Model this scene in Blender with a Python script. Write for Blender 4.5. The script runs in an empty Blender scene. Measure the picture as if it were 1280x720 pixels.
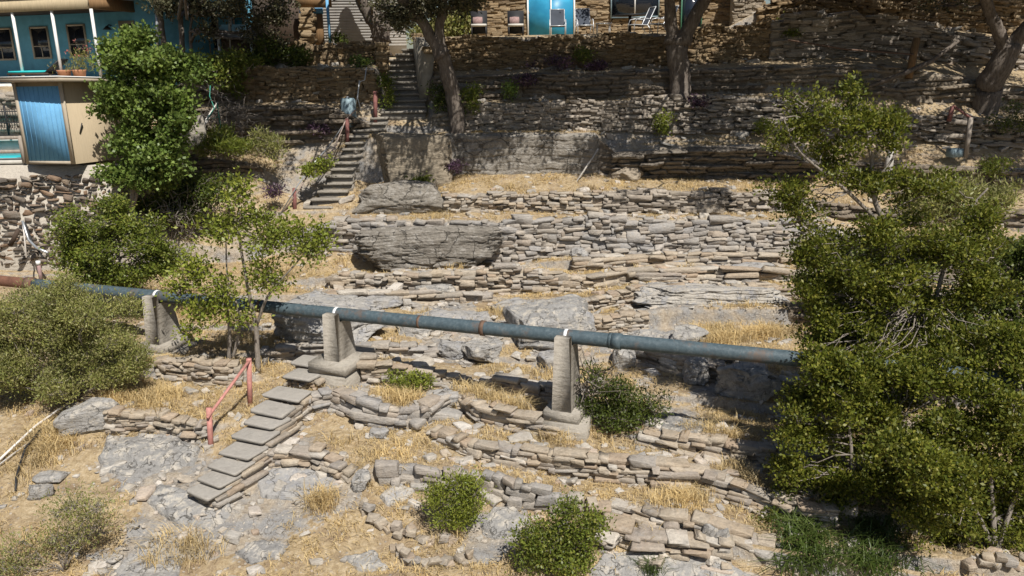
import bpy, bmesh, math, random
import numpy as np
from mathutils import Vector, Matrix
from mathutils.bvhtree import BVHTree
random.seed(11)
rng = np.random.default_rng(11)
R = math.radians
scene = bpy.context.scene
COL = scene.collection

# ------------------------------------------------------------------ camera
FPX, CZ, PITCH, ROLL = 1000.0, 11.0, R(15.4), R(1.1)
CAM = np.array([0, 0, CZ], float)
_f = np.array([0, math.cos(PITCH), -math.sin(PITCH)])
_r = np.array([1.0, 0, 0])
_u = np.array([0, math.sin(PITCH), math.cos(PITCH)])
RT = _r * math.cos(ROLL) - _u * math.sin(ROLL)
UP = _u * math.cos(ROLL) + _r * math.sin(ROLL)
cam = bpy.data.cameras.new("camera")
cam.sensor_width = 36
cam.lens = 36 * FPX / 1280
cam.clip_end = 3000
cam.clip_start = 0.1
camo = bpy.data.objects.new("camera", cam)
COL.objects.link(camo)
camo.matrix_world = Matrix(((RT[0], UP[0], -_f[0], 0), (RT[1], UP[1], -_f[1], 0), (RT[2], UP[2], -_f[2], CZ), (0, 0, 0, 1)))
scene.camera = camo


def P(px, py, Y):
    """world point at distance Y (world y) seen in the direction of photo pixel px, py"""
    px, py, Y = np.broadcast_arrays(np.asarray(px, float), np.asarray(py, float), np.asarray(Y, float))
    d = ((px - 640) / FPX)[..., None] * RT + ((360 - py) / FPX)[..., None] * UP + _f
    return CAM + d * (Y / d[..., 1])[..., None]


_DP = [-200, 200, 215, 240, 265, 325, 360, 400, 440, 480, 520, 560, 600, 660, 720, 760, 900, 1100]
_DY = [30, 29.6, 29, 27.6, 27, 26, 23.9, 21.7, 20, 18, 16.5, 15.4, 14.4, 13.1, 12, 11.3, 9.8, 8.4]


def D(py):
    return np.interp(py, _DP, _DY)


# ------------------------------------------------------------------ light
world = bpy.data.worlds.new("World")
scene.world = world
world.use_nodes = True
wn = world.node_tree.nodes
wl = world.node_tree.links
wn.clear()
sky = wn.new("ShaderNodeTexSky")
sky.sky_type = 'NISHITA'
sky.sun_disc = False
EL = R(53)
AZ = (0.42, -0.9)          # horizontal direction towards the sun
_n = math.hypot(*AZ)
SUN = np.array([AZ[0] / _n * math.cos(EL), AZ[1] / _n * math.cos(EL), math.sin(EL)])
sky.sun_elevation = EL
sky.sun_rotation = math.atan2(AZ[0], AZ[1])
bg = wn.new("ShaderNodeBackground")
bg.inputs[1].default_value = 0.05
wo = wn.new("ShaderNodeOutputWorld")
wl.new(sky.outputs[0], bg.inputs[0])
wl.new(bg.outputs[0], wo.inputs[0])
sl = bpy.data.lights.new("sun", 'SUN')
sl.energy = 4.7
sl.angle = R(0.53)
sl.color = (1, 0.95, 0.87)
so = bpy.data.objects.new("sun", sl)
COL.objects.link(so)
so.rotation_euler = Vector(-SUN).to_track_quat('-Z', 'Y').to_euler()
scene.view_settings.view_transform = 'Standard'
scene.view_settings.look = 'None'
scene.view_settings.exposure = 0.36
scene.view_settings.gamma = 1
scene.cycles.max_bounces = 6
scene.cycles.diffuse_bounces = 3
scene.cycles.transparent_max_bounces = 6
scene.cycles.use_denoising = True

# ------------------------------------------------------------------ noise


def _h(i, j, k):
    n = (i * 374761393 + j * 668265263 + k * 1274126177) & 0xffffffff
    n = ((n ^ (n >> 13)) * 1274126177) & 0xffffffff
    return ((n ^ (n >> 16)) & 0xffff) / 65535.0


def vn(x, y, z=0.0):
    x, y, z = np.broadcast_arrays(np.asarray(x, float), np.asarray(y, float), np.asarray(z, float))
    i, j, k = np.floor(x).astype(np.int64), np.floor(y).astype(np.int64), np.floor(z).astype(np.int64)
    a, b, c = x - i, y - j, z - k
    a, b, c = a * a * (3 - 2 * a), b * b * (3 - 2 * b), c * c * (3 - 2 * c)
    r = 0
    for di in (0, 1):
        for dj in (0, 1):
            for dk in (0, 1):
                w = (a if di else 1 - a) * (b if dj else 1 - b) * (c if dk else 1 - c)
                r = r + w * _h(i + di, j + dj, k + dk)
    return r * 2 - 1


def fbm(x, y, z=0.0, o=4, g=0.5):
    s, a, t = 0, 1.0, 0
    x, y, z = np.asarray(x, float), np.asarray(y, float), np.asarray(z, float)
    for q in range(o):
        s = s + a * vn(x + 17 * q, y - 31 * q, z + 7 * q)
        t += a
        a *= g
        x, y, z = x * 2.03, y * 2.03, z * 2.03
    return s / t


def sst(x, a, b):
    t = np.clip((x - a) / (b - a), 0, 1)
    return t * t * (3 - 2 * t)


# ------------------------------------------------------------------ meshes


def mk_mesh(name, V, quads, tris, mats, mi=None, smooth=False):
    me = bpy.data.meshes.new(name)
    V = np.ascontiguousarray(V, np.float32)
    nq, nt = len(quads), len(tris)
    me.vertices.add(len(V))
    me.vertices.foreach_set('co', V.ravel())
    li = np.concatenate([np.asarray(quads, np.int32).reshape(-1), np.asarray(tris, np.int32).reshape(-1)]).astype(np.int32)
    me.loops.add(len(li))
    me.loops.foreach_set('vertex_index', li)
    me.polygons.add(nq + nt)
    st = np.concatenate([np.arange(nq) * 4, nq * 4 + np.arange(nt) * 3]).astype(np.int32)
    me.polygons.foreach_set('loop_start', st)
    if smooth:
        me.polygons.foreach_set('use_smooth', np.ones(nq + nt, bool))
    for m in mats:
        me.materials.append(m)
    me.update(calc_edges=True)
    me.validate()
    return me


class MB:
    def __init__(s):
        s.V, s.Q, s.T, s.n = [], [], [], 0

    def add(s, V, Q=None, T=None):
        V = np.asarray(V, float).reshape(-1, 3)
        s.V.append(V)
        if Q is not None and len(Q):
            s.Q.append(np.asarray(Q, np.int64).reshape(-1, 4) + s.n)
        if T is not None and len(T):
            s.T.append(np.asarray(T, np.int64).reshape(-1, 3) + s.n)
        s.n += len(V)
        return s

    def box(s, c, size, rz=0.0, rx=0.0, ry=0.0, bev=0.0):
        M = np.array(Matrix.Rotation(rz, 3, 'Z') @ Matrix.Rotation(ry, 3, 'Y') @ Matrix.Rotation(rx, 3, 'X'))
        if bev <= 0:
            v = np.array([[x, y, z] for x in (-.5, .5) for y in (-.5, .5) for z in (-.5, .5)]) * np.asarray(size)
            q = [[0, 1, 3, 2], [4, 6, 7, 5], [0, 4, 5, 1], [2, 3, 7, 6], [0, 2, 6, 4], [1, 5, 7, 3]]
            return s.add(v @ M.T + np.asarray(c), q)
        v, q = TEMPL(1)
        h = np.asarray(size) / 2
        w = np.where(np.abs(v) > .5, np.sign(v) * 1.0, v * 0)
        nn = (np.abs(w).sum(1) - 1)[:, None]
        p = w * (h - bev * 0.3 * np.maximum(nn, 0))
        return s.add(p @ M.T + np.asarray(c), q)

    def tube(s, pts, rad, n=8, cap=True):
        pts = np.asarray(pts, float)
        m = len(pts)
        rad = np.broadcast_to(np.asarray(rad, float), (m,))
        tg = np.gradient(pts, axis=0)
        tg /= np.linalg.norm(tg, axis=1, keepdims=True) + 1e-9
        ref = np.array([0.31, 0.17, 1.0]) if abs(tg[:, 2]).mean() < .8 else np.array([1.0, 0.2, 0.1])
        a = np.cross(tg, ref)
        a /= np.linalg.norm(a, axis=1, keepdims=True) + 1e-9
        b = np.cross(tg, a)
        th = np.arange(n) * 2 * math.pi / n
        V = pts[:, None] + rad[:, None, None] * (np.cos(th)[None, :, None] * a[:, None] + np.sin(th)[None, :, None] * b[:, None])
        i = np.arange(m - 1)[:, None] * n
        j = np.arange(n)[None]
        j2 = (j + 1) % n
        Q = np.stack([i + j, i + n + j, i + n + j2, i + j2], -1).reshape(-1, 4)
        V = V.reshape(-1, 3)
        T = []
        if cap:
            V = np.vstack([V, pts[0], pts[-1]])
            for q in range(n):
                T.append([m * n, q, (q + 1) % n])
                T.append([m * n + 1, (m - 1) * n + (q + 1) % n, (m - 1) * n + q])
        return s.add(V, Q, T)

    def build(s, name, mat, parent=None, origin=None, smooth=False):
        V = np.concatenate(s.V)
        Q = np.concatenate(s.Q) if s.Q else np.zeros((0, 4), int)
        T = np.concatenate(s.T) if s.T else np.zeros((0, 3), int)
        org = np.zeros(3)
        if parent is not None:
            org = wloc(parent)
        elif origin is not None:
            org = np.asarray(origin, float)
        me = mk_mesh(name, V - org, Q, T, [mat], smooth=smooth)
        o = bpy.data.objects.new(name, me)
        COL.objects.link(o)
        if parent is not None:
            o.parent = parent
        else:
            o.location = org
        return o


def wloc(o):
    p = np.zeros(3)
    while o is not None:
        p = p + np.array(o.location)
        o = o.parent
    return p


_T = {}


def TEMPL(cuts):
    if cuts not in _T:
        bm = bmesh.new()
        bmesh.ops.create_cube(bm, size=2)
        if cuts:
            bmesh.ops.subdivide_edges(bm, edges=bm.edges[:], cuts=cuts, use_grid_fill=True)
        bm.verts.ensure_lookup_table()
        v = np.array([x.co[:] for x in bm.verts])
        q = np.array([[y.index for y in f.verts] for f in bm.faces])
        bm.free()
        _T[cuts] = (v, q)
    return _T[cuts]


def tag(o, label=None, cat=None, group=None, kind=None):
    if label:
        o['label'] = label
    if cat:
        o['category'] = cat
    if group:
        o['group'] = group
    if kind:
        o['kind'] = kind
    return o


def thing(name, label, cat, loc, group=None):
    o = bpy.data.objects.new(name, None)
    COL.objects.link(o)
    o.empty_display_size = 0.2
    o.location = Vector(np.asarray(loc, float))
    return tag(o, label, cat, group)


# ------------------------------------------------------------------ materials


class NT:
    def __init__(s, name):
        s.m = bpy.data.materials.new(name)
        s.m.use_nodes = True
        s.t = s.m.node_tree
        s.n = s.t.nodes
        s.n.clear()
        s.out = s.n.new("ShaderNodeOutputMaterial")
        s.b = s.n.new("ShaderNodeBsdfPrincipled")
        s.t.links.new(s.b.outputs[0], s.out.inputs[0])
        s.tc = s.n.new("ShaderNodeTexCoord")

    def ln(s, a, b):
        s.t.links.new(a, b)

    def noise(s, scale, detail=6, rough=0.6, stretch=None, dist=0.0):
        nd = s.n.new("ShaderNodeTexNoise")
        nd.inputs['Scale'].default_value = scale
        nd.inputs['Detail'].default_value = detail
        nd.inputs['Roughness'].default_value = rough
        nd.inputs['Distortion'].default_value = dist
        src = s.tc.outputs['Object']
        if stretch:
            mp = s.n.new("ShaderNodeMapping")
            mp.inputs['Scale'].default_value = stretch
            s.ln(src, mp.inputs[0])
            src = mp.outputs[0]
        s.ln(src, nd.inputs['Vector'])
        return nd.outputs['Fac']

    def ramp(s, fac, stops):
        r = s.n.new("ShaderNodeValToRGB")
        e = r.color_ramp.elements
        while len(e) > 1:
            e.remove(e[-1])
        e[0].position = stops[0][0]
        e[0].color = (*stops[0][1], 1)
        for p, c in stops[1:]:
            x = e.new(p)
            x.color = (*c, 1)
        s.ln(fac, r.inputs[0])
        return r.outputs[0]

    def fr(s, fac, lo, hi, a=0.0, b=1.0):
        m = s.n.new("ShaderNodeMapRange")
        m.inputs[1].default_value, m.inputs[2].default_value = lo, hi
        m.inputs[3].default_value, m.inputs[4].default_value = a, b
        s.ln(fac, m.inputs[0])
        return m.outputs[0]

    def mix(s, fac, a, b, mode='MIX'):
        m = s.n.new("ShaderNodeMix")
        m.data_type = 'RGBA'
        m.blend_type = mode
        for v, i in ((fac, 0), (a, 6), (b, 7)):
            if hasattr(v, 'links'):
                s.ln(v, m.inputs[i])
            elif i == 0:
                m.inputs[0].default_value = v
            else:
                m.inputs[i].default_value = (*v, 1)
        return m.outputs[2]

    def math(s, op, a, b):
        m = s.n.new("ShaderNodeMath")
        m.operation = op
        for i, v in enumerate((a, b)):
            if hasattr(v, 'links'):
                s.ln(v, m.inputs[i])
            else:
                m.inputs[i].default_value = v
        return m.outputs[0]

    def cracks(s, scale):
        wob = s.n.new("ShaderNodeTexNoise")
        wob.inputs['Scale'].default_value = scale * 1.6
        wob.inputs['Detail'].default_value = 5
        s.ln(s.tc.outputs['Object'], wob.inputs['Vector'])
        ad = s.n.new("ShaderNodeMix")
        ad.data_type = 'RGBA'
        ad.blend_type = 'LINEAR_LIGHT'
        ad.inputs[0].default_value = .35
        s.ln(s.tc.outputs['Object'], ad.inputs[6])
        s.ln(wob.outputs['Color'], ad.inputs[7])
        v = s.n.new("ShaderNodeTexVoronoi")
        v.feature = 'DISTANCE_TO_EDGE'
        v.inputs['Scale'].default_value = scale
        s.ln(ad.outputs[2], v.inputs['Vector'])
        line = s.fr(v.outputs['Distance'], .022, .004, 0, .75)
        return s.math('MULTIPLY', line, s.fr(s.noise(scale * .9, 3), .42, .55))

    def island(s):
        g = s.n.new("ShaderNodeNewGeometry")
        return g.outputs['Random Per Island']

    def bump(s, h, strength=0.5, dist=0.05):
        b = s.n.new("ShaderNodeBump")
        b.inputs['Strength'].default_value = strength
        b.inputs['Distance'].default_value = dist
        s.ln(h, b.inputs['Height'])
        s.ln(b.outputs[0], s.b.inputs['Normal'])

    def fin(s, col, rough=0.85, spec=0.3, metal=0.0):
        if hasattr(col, 'links'):
            s.ln(col, s.b.inputs['Base Color'])
        else:
            s.b.inputs['Base Color'].default_value = (*col, 1)
        s.b.inputs['Roughness'].default_value = rough
        s.b.inputs['Specular IOR Level'].default_value = spec
        s.b.inputs['Metallic'].default_value = metal
        return s.m


def spread(cols):
    n = len(cols)
    return [(i / max(1, n - 1), c) for i, c in enumerate(cols)]


def stone_mat(name, cols, streak=0.5, cracks=0.0, fine=(0.65, 1.2), bump=0.6, lichen=None, rough=0.9, sc=1.0):
    t = NT(name)
    c = t.ramp(t.island(), spread(cols))
    big = t.ramp(t.fr(t.noise(1.3 * sc, 5, .65), .3, .7), spread(cols[::-1]))
    c = t.mix(0.28, c, big)
    f = t.noise(14 * sc, 8, .75)
    g = t.noise(3.5 * sc, 6, .7, stretch=(1, 1, 4))
    c = t.mix(1.0, c, t.ramp(t.fr(f, .25, .75), [(0, (fine[0],) * 3), (1, (fine[1],) * 3)]), 'MULTIPLY')
    c = t.mix(streak, c, t.ramp(t.fr(g, .3, .7), [(0, (.55, .52, .48)), (.5, (1, 1, 1)), (1, (1.12, 1.1, 1.05))]), 'MULTIPLY')
    if lichen:
        c = t.mix(t.fr(t.noise(4 * sc, 6, .75), .50, .60), c, lichen)
    hgt = t.math('ADD', f, t.math('MULTIPLY', g, 1.5))
    if cracks:
        ck = t.cracks(cracks)
        c = t.mix(ck, c, (.10, .09, .075))
        hgt = t.math('SUBTRACT', hgt, t.math('MULTIPLY', ck, 1.6))
    t.bump(hgt, bump, 0.06)
    return t.fin(c, rough, 0.2)


M = {}
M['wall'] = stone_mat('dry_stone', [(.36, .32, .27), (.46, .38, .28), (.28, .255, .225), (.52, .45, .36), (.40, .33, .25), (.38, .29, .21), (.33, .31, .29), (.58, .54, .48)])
M['rubble'] = stone_mat('pale_rubble', [(.36, .34, .31), (.50, .45, .38), (.30, .29, .28), (.58, .54, .48), (.42, .35, .27), (.62, .58, .53), (.44, .31, .21)])
M['greywall'] = stone_mat('grey_stone', [(.35, .335, .32), (.43, .38, .32), (.27, .26, .25), (.49, .43, .36), (.33, .325, .325), (.38, .31, .24)])
M['brown'] = stone_mat('brown_stone', [(.26, .18, .10), (.33, .24, .14), (.19, .14, .09), (.38, .29, .18), (.24, .19, .13)])
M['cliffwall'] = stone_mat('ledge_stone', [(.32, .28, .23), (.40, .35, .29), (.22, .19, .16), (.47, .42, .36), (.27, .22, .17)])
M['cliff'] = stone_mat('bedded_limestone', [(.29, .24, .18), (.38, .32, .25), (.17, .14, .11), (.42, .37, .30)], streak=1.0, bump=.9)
M['grey'] = stone_mat('grey_rock', [(.33, .325, .32), (.40, .385, .365), (.26, .255, .25)], streak=.5, bump=.8, fine=(.6, 1.2), lichen=(.50, .46, .40), cracks=2.3)
M['pale'] = stone_mat('pale_rock', [(.42, .40, .37), (.36, .35, .34), (.50, .46, .40)], streak=.45, bump=.7, lichen=(.30, .30, .31), cracks=2.3)
M['tanrock'] = stone_mat('tan_rock', [(.33, .28, .21), (.38, .32, .25), (.27, .23, .18)], streak=.6, bump=.9)
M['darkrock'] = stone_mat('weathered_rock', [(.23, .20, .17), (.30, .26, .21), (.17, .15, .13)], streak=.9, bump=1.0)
M['boulderrock'] = stone_mat('brown_grey_rock', [(.27, .245, .21), (.32, .29, .25), (.22, .20, .175)], streak=.8, bump=1.0, cracks=1.2, lichen=(.36, .335, .30))
M['retstone'] = stone_mat('dark_fieldstone', [(.13, .11, .095), (.20, .17, .14), (.10, .09, .08), (.26, .21, .16), (.30, .19, .12), (.17, .155, .14), (.33, .29, .24)])
M['concrete'] = stone_mat('concrete', [(.34, .31, .265), (.40, .365, .315)], streak=.7, fine=(.7, 1.12), bump=.5)
M['steps'] = stone_mat('step_stone', [(.30, .285, .26), (.36, .335, .30), (.27, .26, .25)], streak=.25, fine=(.8, 1.1), bump=.35)
M['oldsteps'] = stone_mat('old_step_stone', [(.25, .23, .20), (.31, .28, .24)], streak=.5, bump=.5)
M['mortar'] = stone_mat('mortar', [(.46, .42, .36), (.53, .48, .41)], streak=.3, fine=(.75, 1.1), bump=.6)


def leaf_mat(name, cols, trans=0.3, rough=0.45, spec=0.35):
    t = NT(name)
    c = t.ramp(t.island(), spread(cols))
    c = t.mix(1.0, c, t.ramp(t.fr(t.noise(1.1, 3, .5), .3, .7), [(0, (.75, .75, .75)), (1, (1.2, 1.15, 1.0))]), 'MULTIPLY')
    t.fin(c, rough, spec)
    tr = t.n.new("ShaderNodeBsdfTranslucent")
    t.ln(c, tr.inputs[0])
    mx = t.n.new("ShaderNodeMixShader")
    mx.inputs[0].default_value = trans
    t.ln(t.b.outputs[0], mx.inputs[1])
    t.ln(tr.outputs[0], mx.inputs[2])
    t.ln(mx.outputs[0], t.out.inputs[0])
    return t.m


M['leaf_bright'] = leaf_mat('bright_leaves', [(.13, .21, .045), (.19, .265, .06), (.09, .145, .035), (.22, .28, .08)])
M['leaf_olive'] = leaf_mat('olive_leaves', [(0.133, 0.186, 0.03), (0.208, 0.245, 0.045), (0.089, 0.133, 0.022), (0.253, 0.253, 0.059)])
M['leaf_yellow'] = leaf_mat('yellow_green_leaves', [(0.195, 0.247, 0.039), (0.26, 0.286, 0.052), (0.13, 0.182, 0.026)])
M['leaf_dark'] = leaf_mat('dark_leaves', [(0.065, 0.098, 0.021), (0.111, 0.143, 0.026), (0.046, 0.072, 0.016), (0.143, 0.169, 0.039)])
M['leaf_right'] = leaf_mat('glossy_leaves', [(0.095, 0.125, 0.018), (0.2, 0.225, 0.032), (0.055, 0.08, 0.012), (0.29, 0.285, 0.055), (0.08, 0.105, 0.015), (0.13, 0.15, 0.025)], rough=.45, spec=.3, trans=.38)
M['leaf_oak'] = leaf_mat('oak_leaves', [(0.077, 0.083, 0.044), (0.121, 0.116, 0.066), (0.055, 0.061, 0.033), (0.165, 0.143, 0.094)], trans=.15)
M['leaf_sage'] = leaf_mat('grey_green_leaves', [(0.22, 0.25, 0.075), (0.31, 0.31, 0.11), (0.17, 0.21, 0.05), (0.36, 0.33, 0.18), (0.26, 0.28, 0.08)])
M['leaf_purple'] = leaf_mat('purple_leaves', [(.07, .04, .075), (.11, .06, .12), (.05, .035, .04), (.17, .10, .18), (.07, .08, .03)])
M['leaf_pink'] = leaf_mat('pink_petals', [(.5, .16, .17), (.6, .25, .2)])
M['straw'] = leaf_mat('straw', [(.54, .41, .21), (.64, .51, .29), (.44, .32, .16), (.70, .59, .38)], trans=.2, rough=.7, spec=.1)
M['greengrass'] = leaf_mat('green_grass', [(.04, .07, .015), (.065, .10, .022), (.10, .13, .04)], trans=.2)


def bark_mat(name, cols, sc=6):
    t = NT(name)
    n = t.noise(sc, 8, .7, stretch=(2.5, 2.5, .6))
    c = t.ramp(t.fr(n, .3, .72), spread(cols))
    t.bump(n, 1.0, .05)
    return t.fin(c, .95, .1)


M['bark'] = bark_mat('oak_bark', [(.07, .055, .045), (.16, .135, .115), (.24, .21, .18)])
M['twig'] = bark_mat('grey_twigs', [(.22, .19, .16), (.34, .30, .26)], 9)
M['driftwood'] = bark_mat('bleached_wood', [(.40, .37, .33), (.55, .52, .48)], 7)


def simple(name, c, rough=.6, spec=.4, metal=0.0, vary=.18, sc=3, stretch=None, bump=0.0):
    t = NT(name)
    n = t.noise(sc, 6, .65, stretch=stretch)
    col = t.mix(1.0, c, t.ramp(t.fr(n, .28, .72), [(0, (1 - vary,) * 3), (1, (1 + vary,) * 3)]), 'MULTIPLY')
    if bump:
        t.bump(n, bump, .02)
    return t.fin(col, rough, spec, metal)


M['white'] = simple('white_paint', (.72, .72, .70), vary=.1)
M['bluewall'] = simple('blue_stucco', (.11, .32, .45), .85, vary=.16)
M['bluetrim'] = simple('blue_panel', (.15, .37, .60), .85, .2, vary=.12)
M['tanwall'] = simple('tan_siding', (.40, .325, .22), .9, vary=.08, sc=8, stretch=(4, 4, .3), bump=.3)
M['tantrim'] = simple('tan_trim', (.40, .34, .26), .8, vary=.12)
M['fascia'] = simple('weathered_fascia_boards', (.42, .34, .22), .85, vary=.3, sc=6, stretch=(8, 8, .4))
M['darkwood'] = simple('dark_wood', (.06, .04, .028), .8, vary=.3)
M['wood'] = simple('brown_wood', (.22, .13, .06), .8, vary=.3, sc=5, stretch=(6, 6, .5))
M['greywood'] = simple('grey_wood', (.30, .26, .22), .9, vary=.25, sc=5, stretch=(3, 3, .5))
M['metal'] = simple('galvanised_metal', (.42, .44, .46), .35, .5, .6, vary=.25)
M['chrome'] = simple('pale_metal_tube', (.62, .64, .66), .35, .5, .3, vary=.08)
M['sling'] = simple('dark_sling_fabric', (.055, .065, .085), .9, vary=.2)
M['navy'] = simple('dark_rubber', (.02, .02, .022), .6)
M['turq'] = simple('turquoise_cushion', (.03, .50, .52), .9, vary=.15)
M['pinkc'] = simple('pink_cushion', (.30, .20, .19), .9, vary=.3, sc=14)
M['redpaint'] = simple('faded_red_paint', (.44, .20, .17), .7, vary=.3, sc=9)
M['dullred'] = simple('dull_red_paint', (.20, .085, .075), .8, vary=.35, sc=9)
M['rail'] = simple('old_pipe_rail', (.28, .22, .19), .6, .4, .2, vary=.3)
M['tank'] = simple('blue_grey_tank', (.22, .30, .34), .55, .4, .2, vary=.3)
M['siding'] = simple('grey_lap_siding', (.48, .46, .43), .85, vary=.12)
M['terracotta'] = simple('terracotta', (.42, .20, .11), .85)
M['greenpaint'] = simple('green_paint', (.05, .16, .10), .6)
M['hose'] = simple('green_hose', (.03, .22, .16), .5)
M['pvc'] = simple('white_pvc', (.70, .66, .62), .5)
M['pool'] = simple('pool_plaster', (.03, .42, .48), .25, .5, vary=.12, sc=6)
M['pooldeck'] = simple('pale_pool_deck', (.62, .60, .55), .85)
M['liner'] = simple('white_pool_wall', (.70, .72, .70), .6)
M['concdark'] = simple('stained_plaster', (.35, .31, .25), .9, vary=.3, sc=2)
M['pinkstone'] = simple('reddish_pipe_end', (.15, .07, .045), .8, vary=.35, sc=6)
M['strap'] = simple('white_strap', (.75, .76, .77), .5, vary=.06)
t = NT('window_glass')
t.b.inputs['Coat Weight'].default_value = .3
M['glass'] = t.fin((.015, .02, .03), .06, .5)
t = NT('blue_glass')
M['blueglass'] = t.fin(t.mix(t.fr(t.noise(.9, 3), .4, .6), (.03, .24, .42), (.05, .36, .58)), .38, .25)
# painted steel pipe with rust
t = NT('blue_pipe_paint')
a = t.noise(2.2, 7, .7, stretch=(1, 1, 1))
b = t.noise(11, 7, .75)
c = t.ramp(t.fr(b, .3, .7), [(0, (.04, .06, .072)), (.55, (.068, .098, .115)), (1, (.12, .15, .165))])
c = t.mix(t.fr(a, .55, .70), c, (.13, .095, .075))
t.bump(b, .25, .02)
M['pipe'] = t.fin(c, .55, .4)
M['rust'] = simple('rusty_steel', (.13, .08, .055), .8, vary=.4, sc=8)

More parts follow.
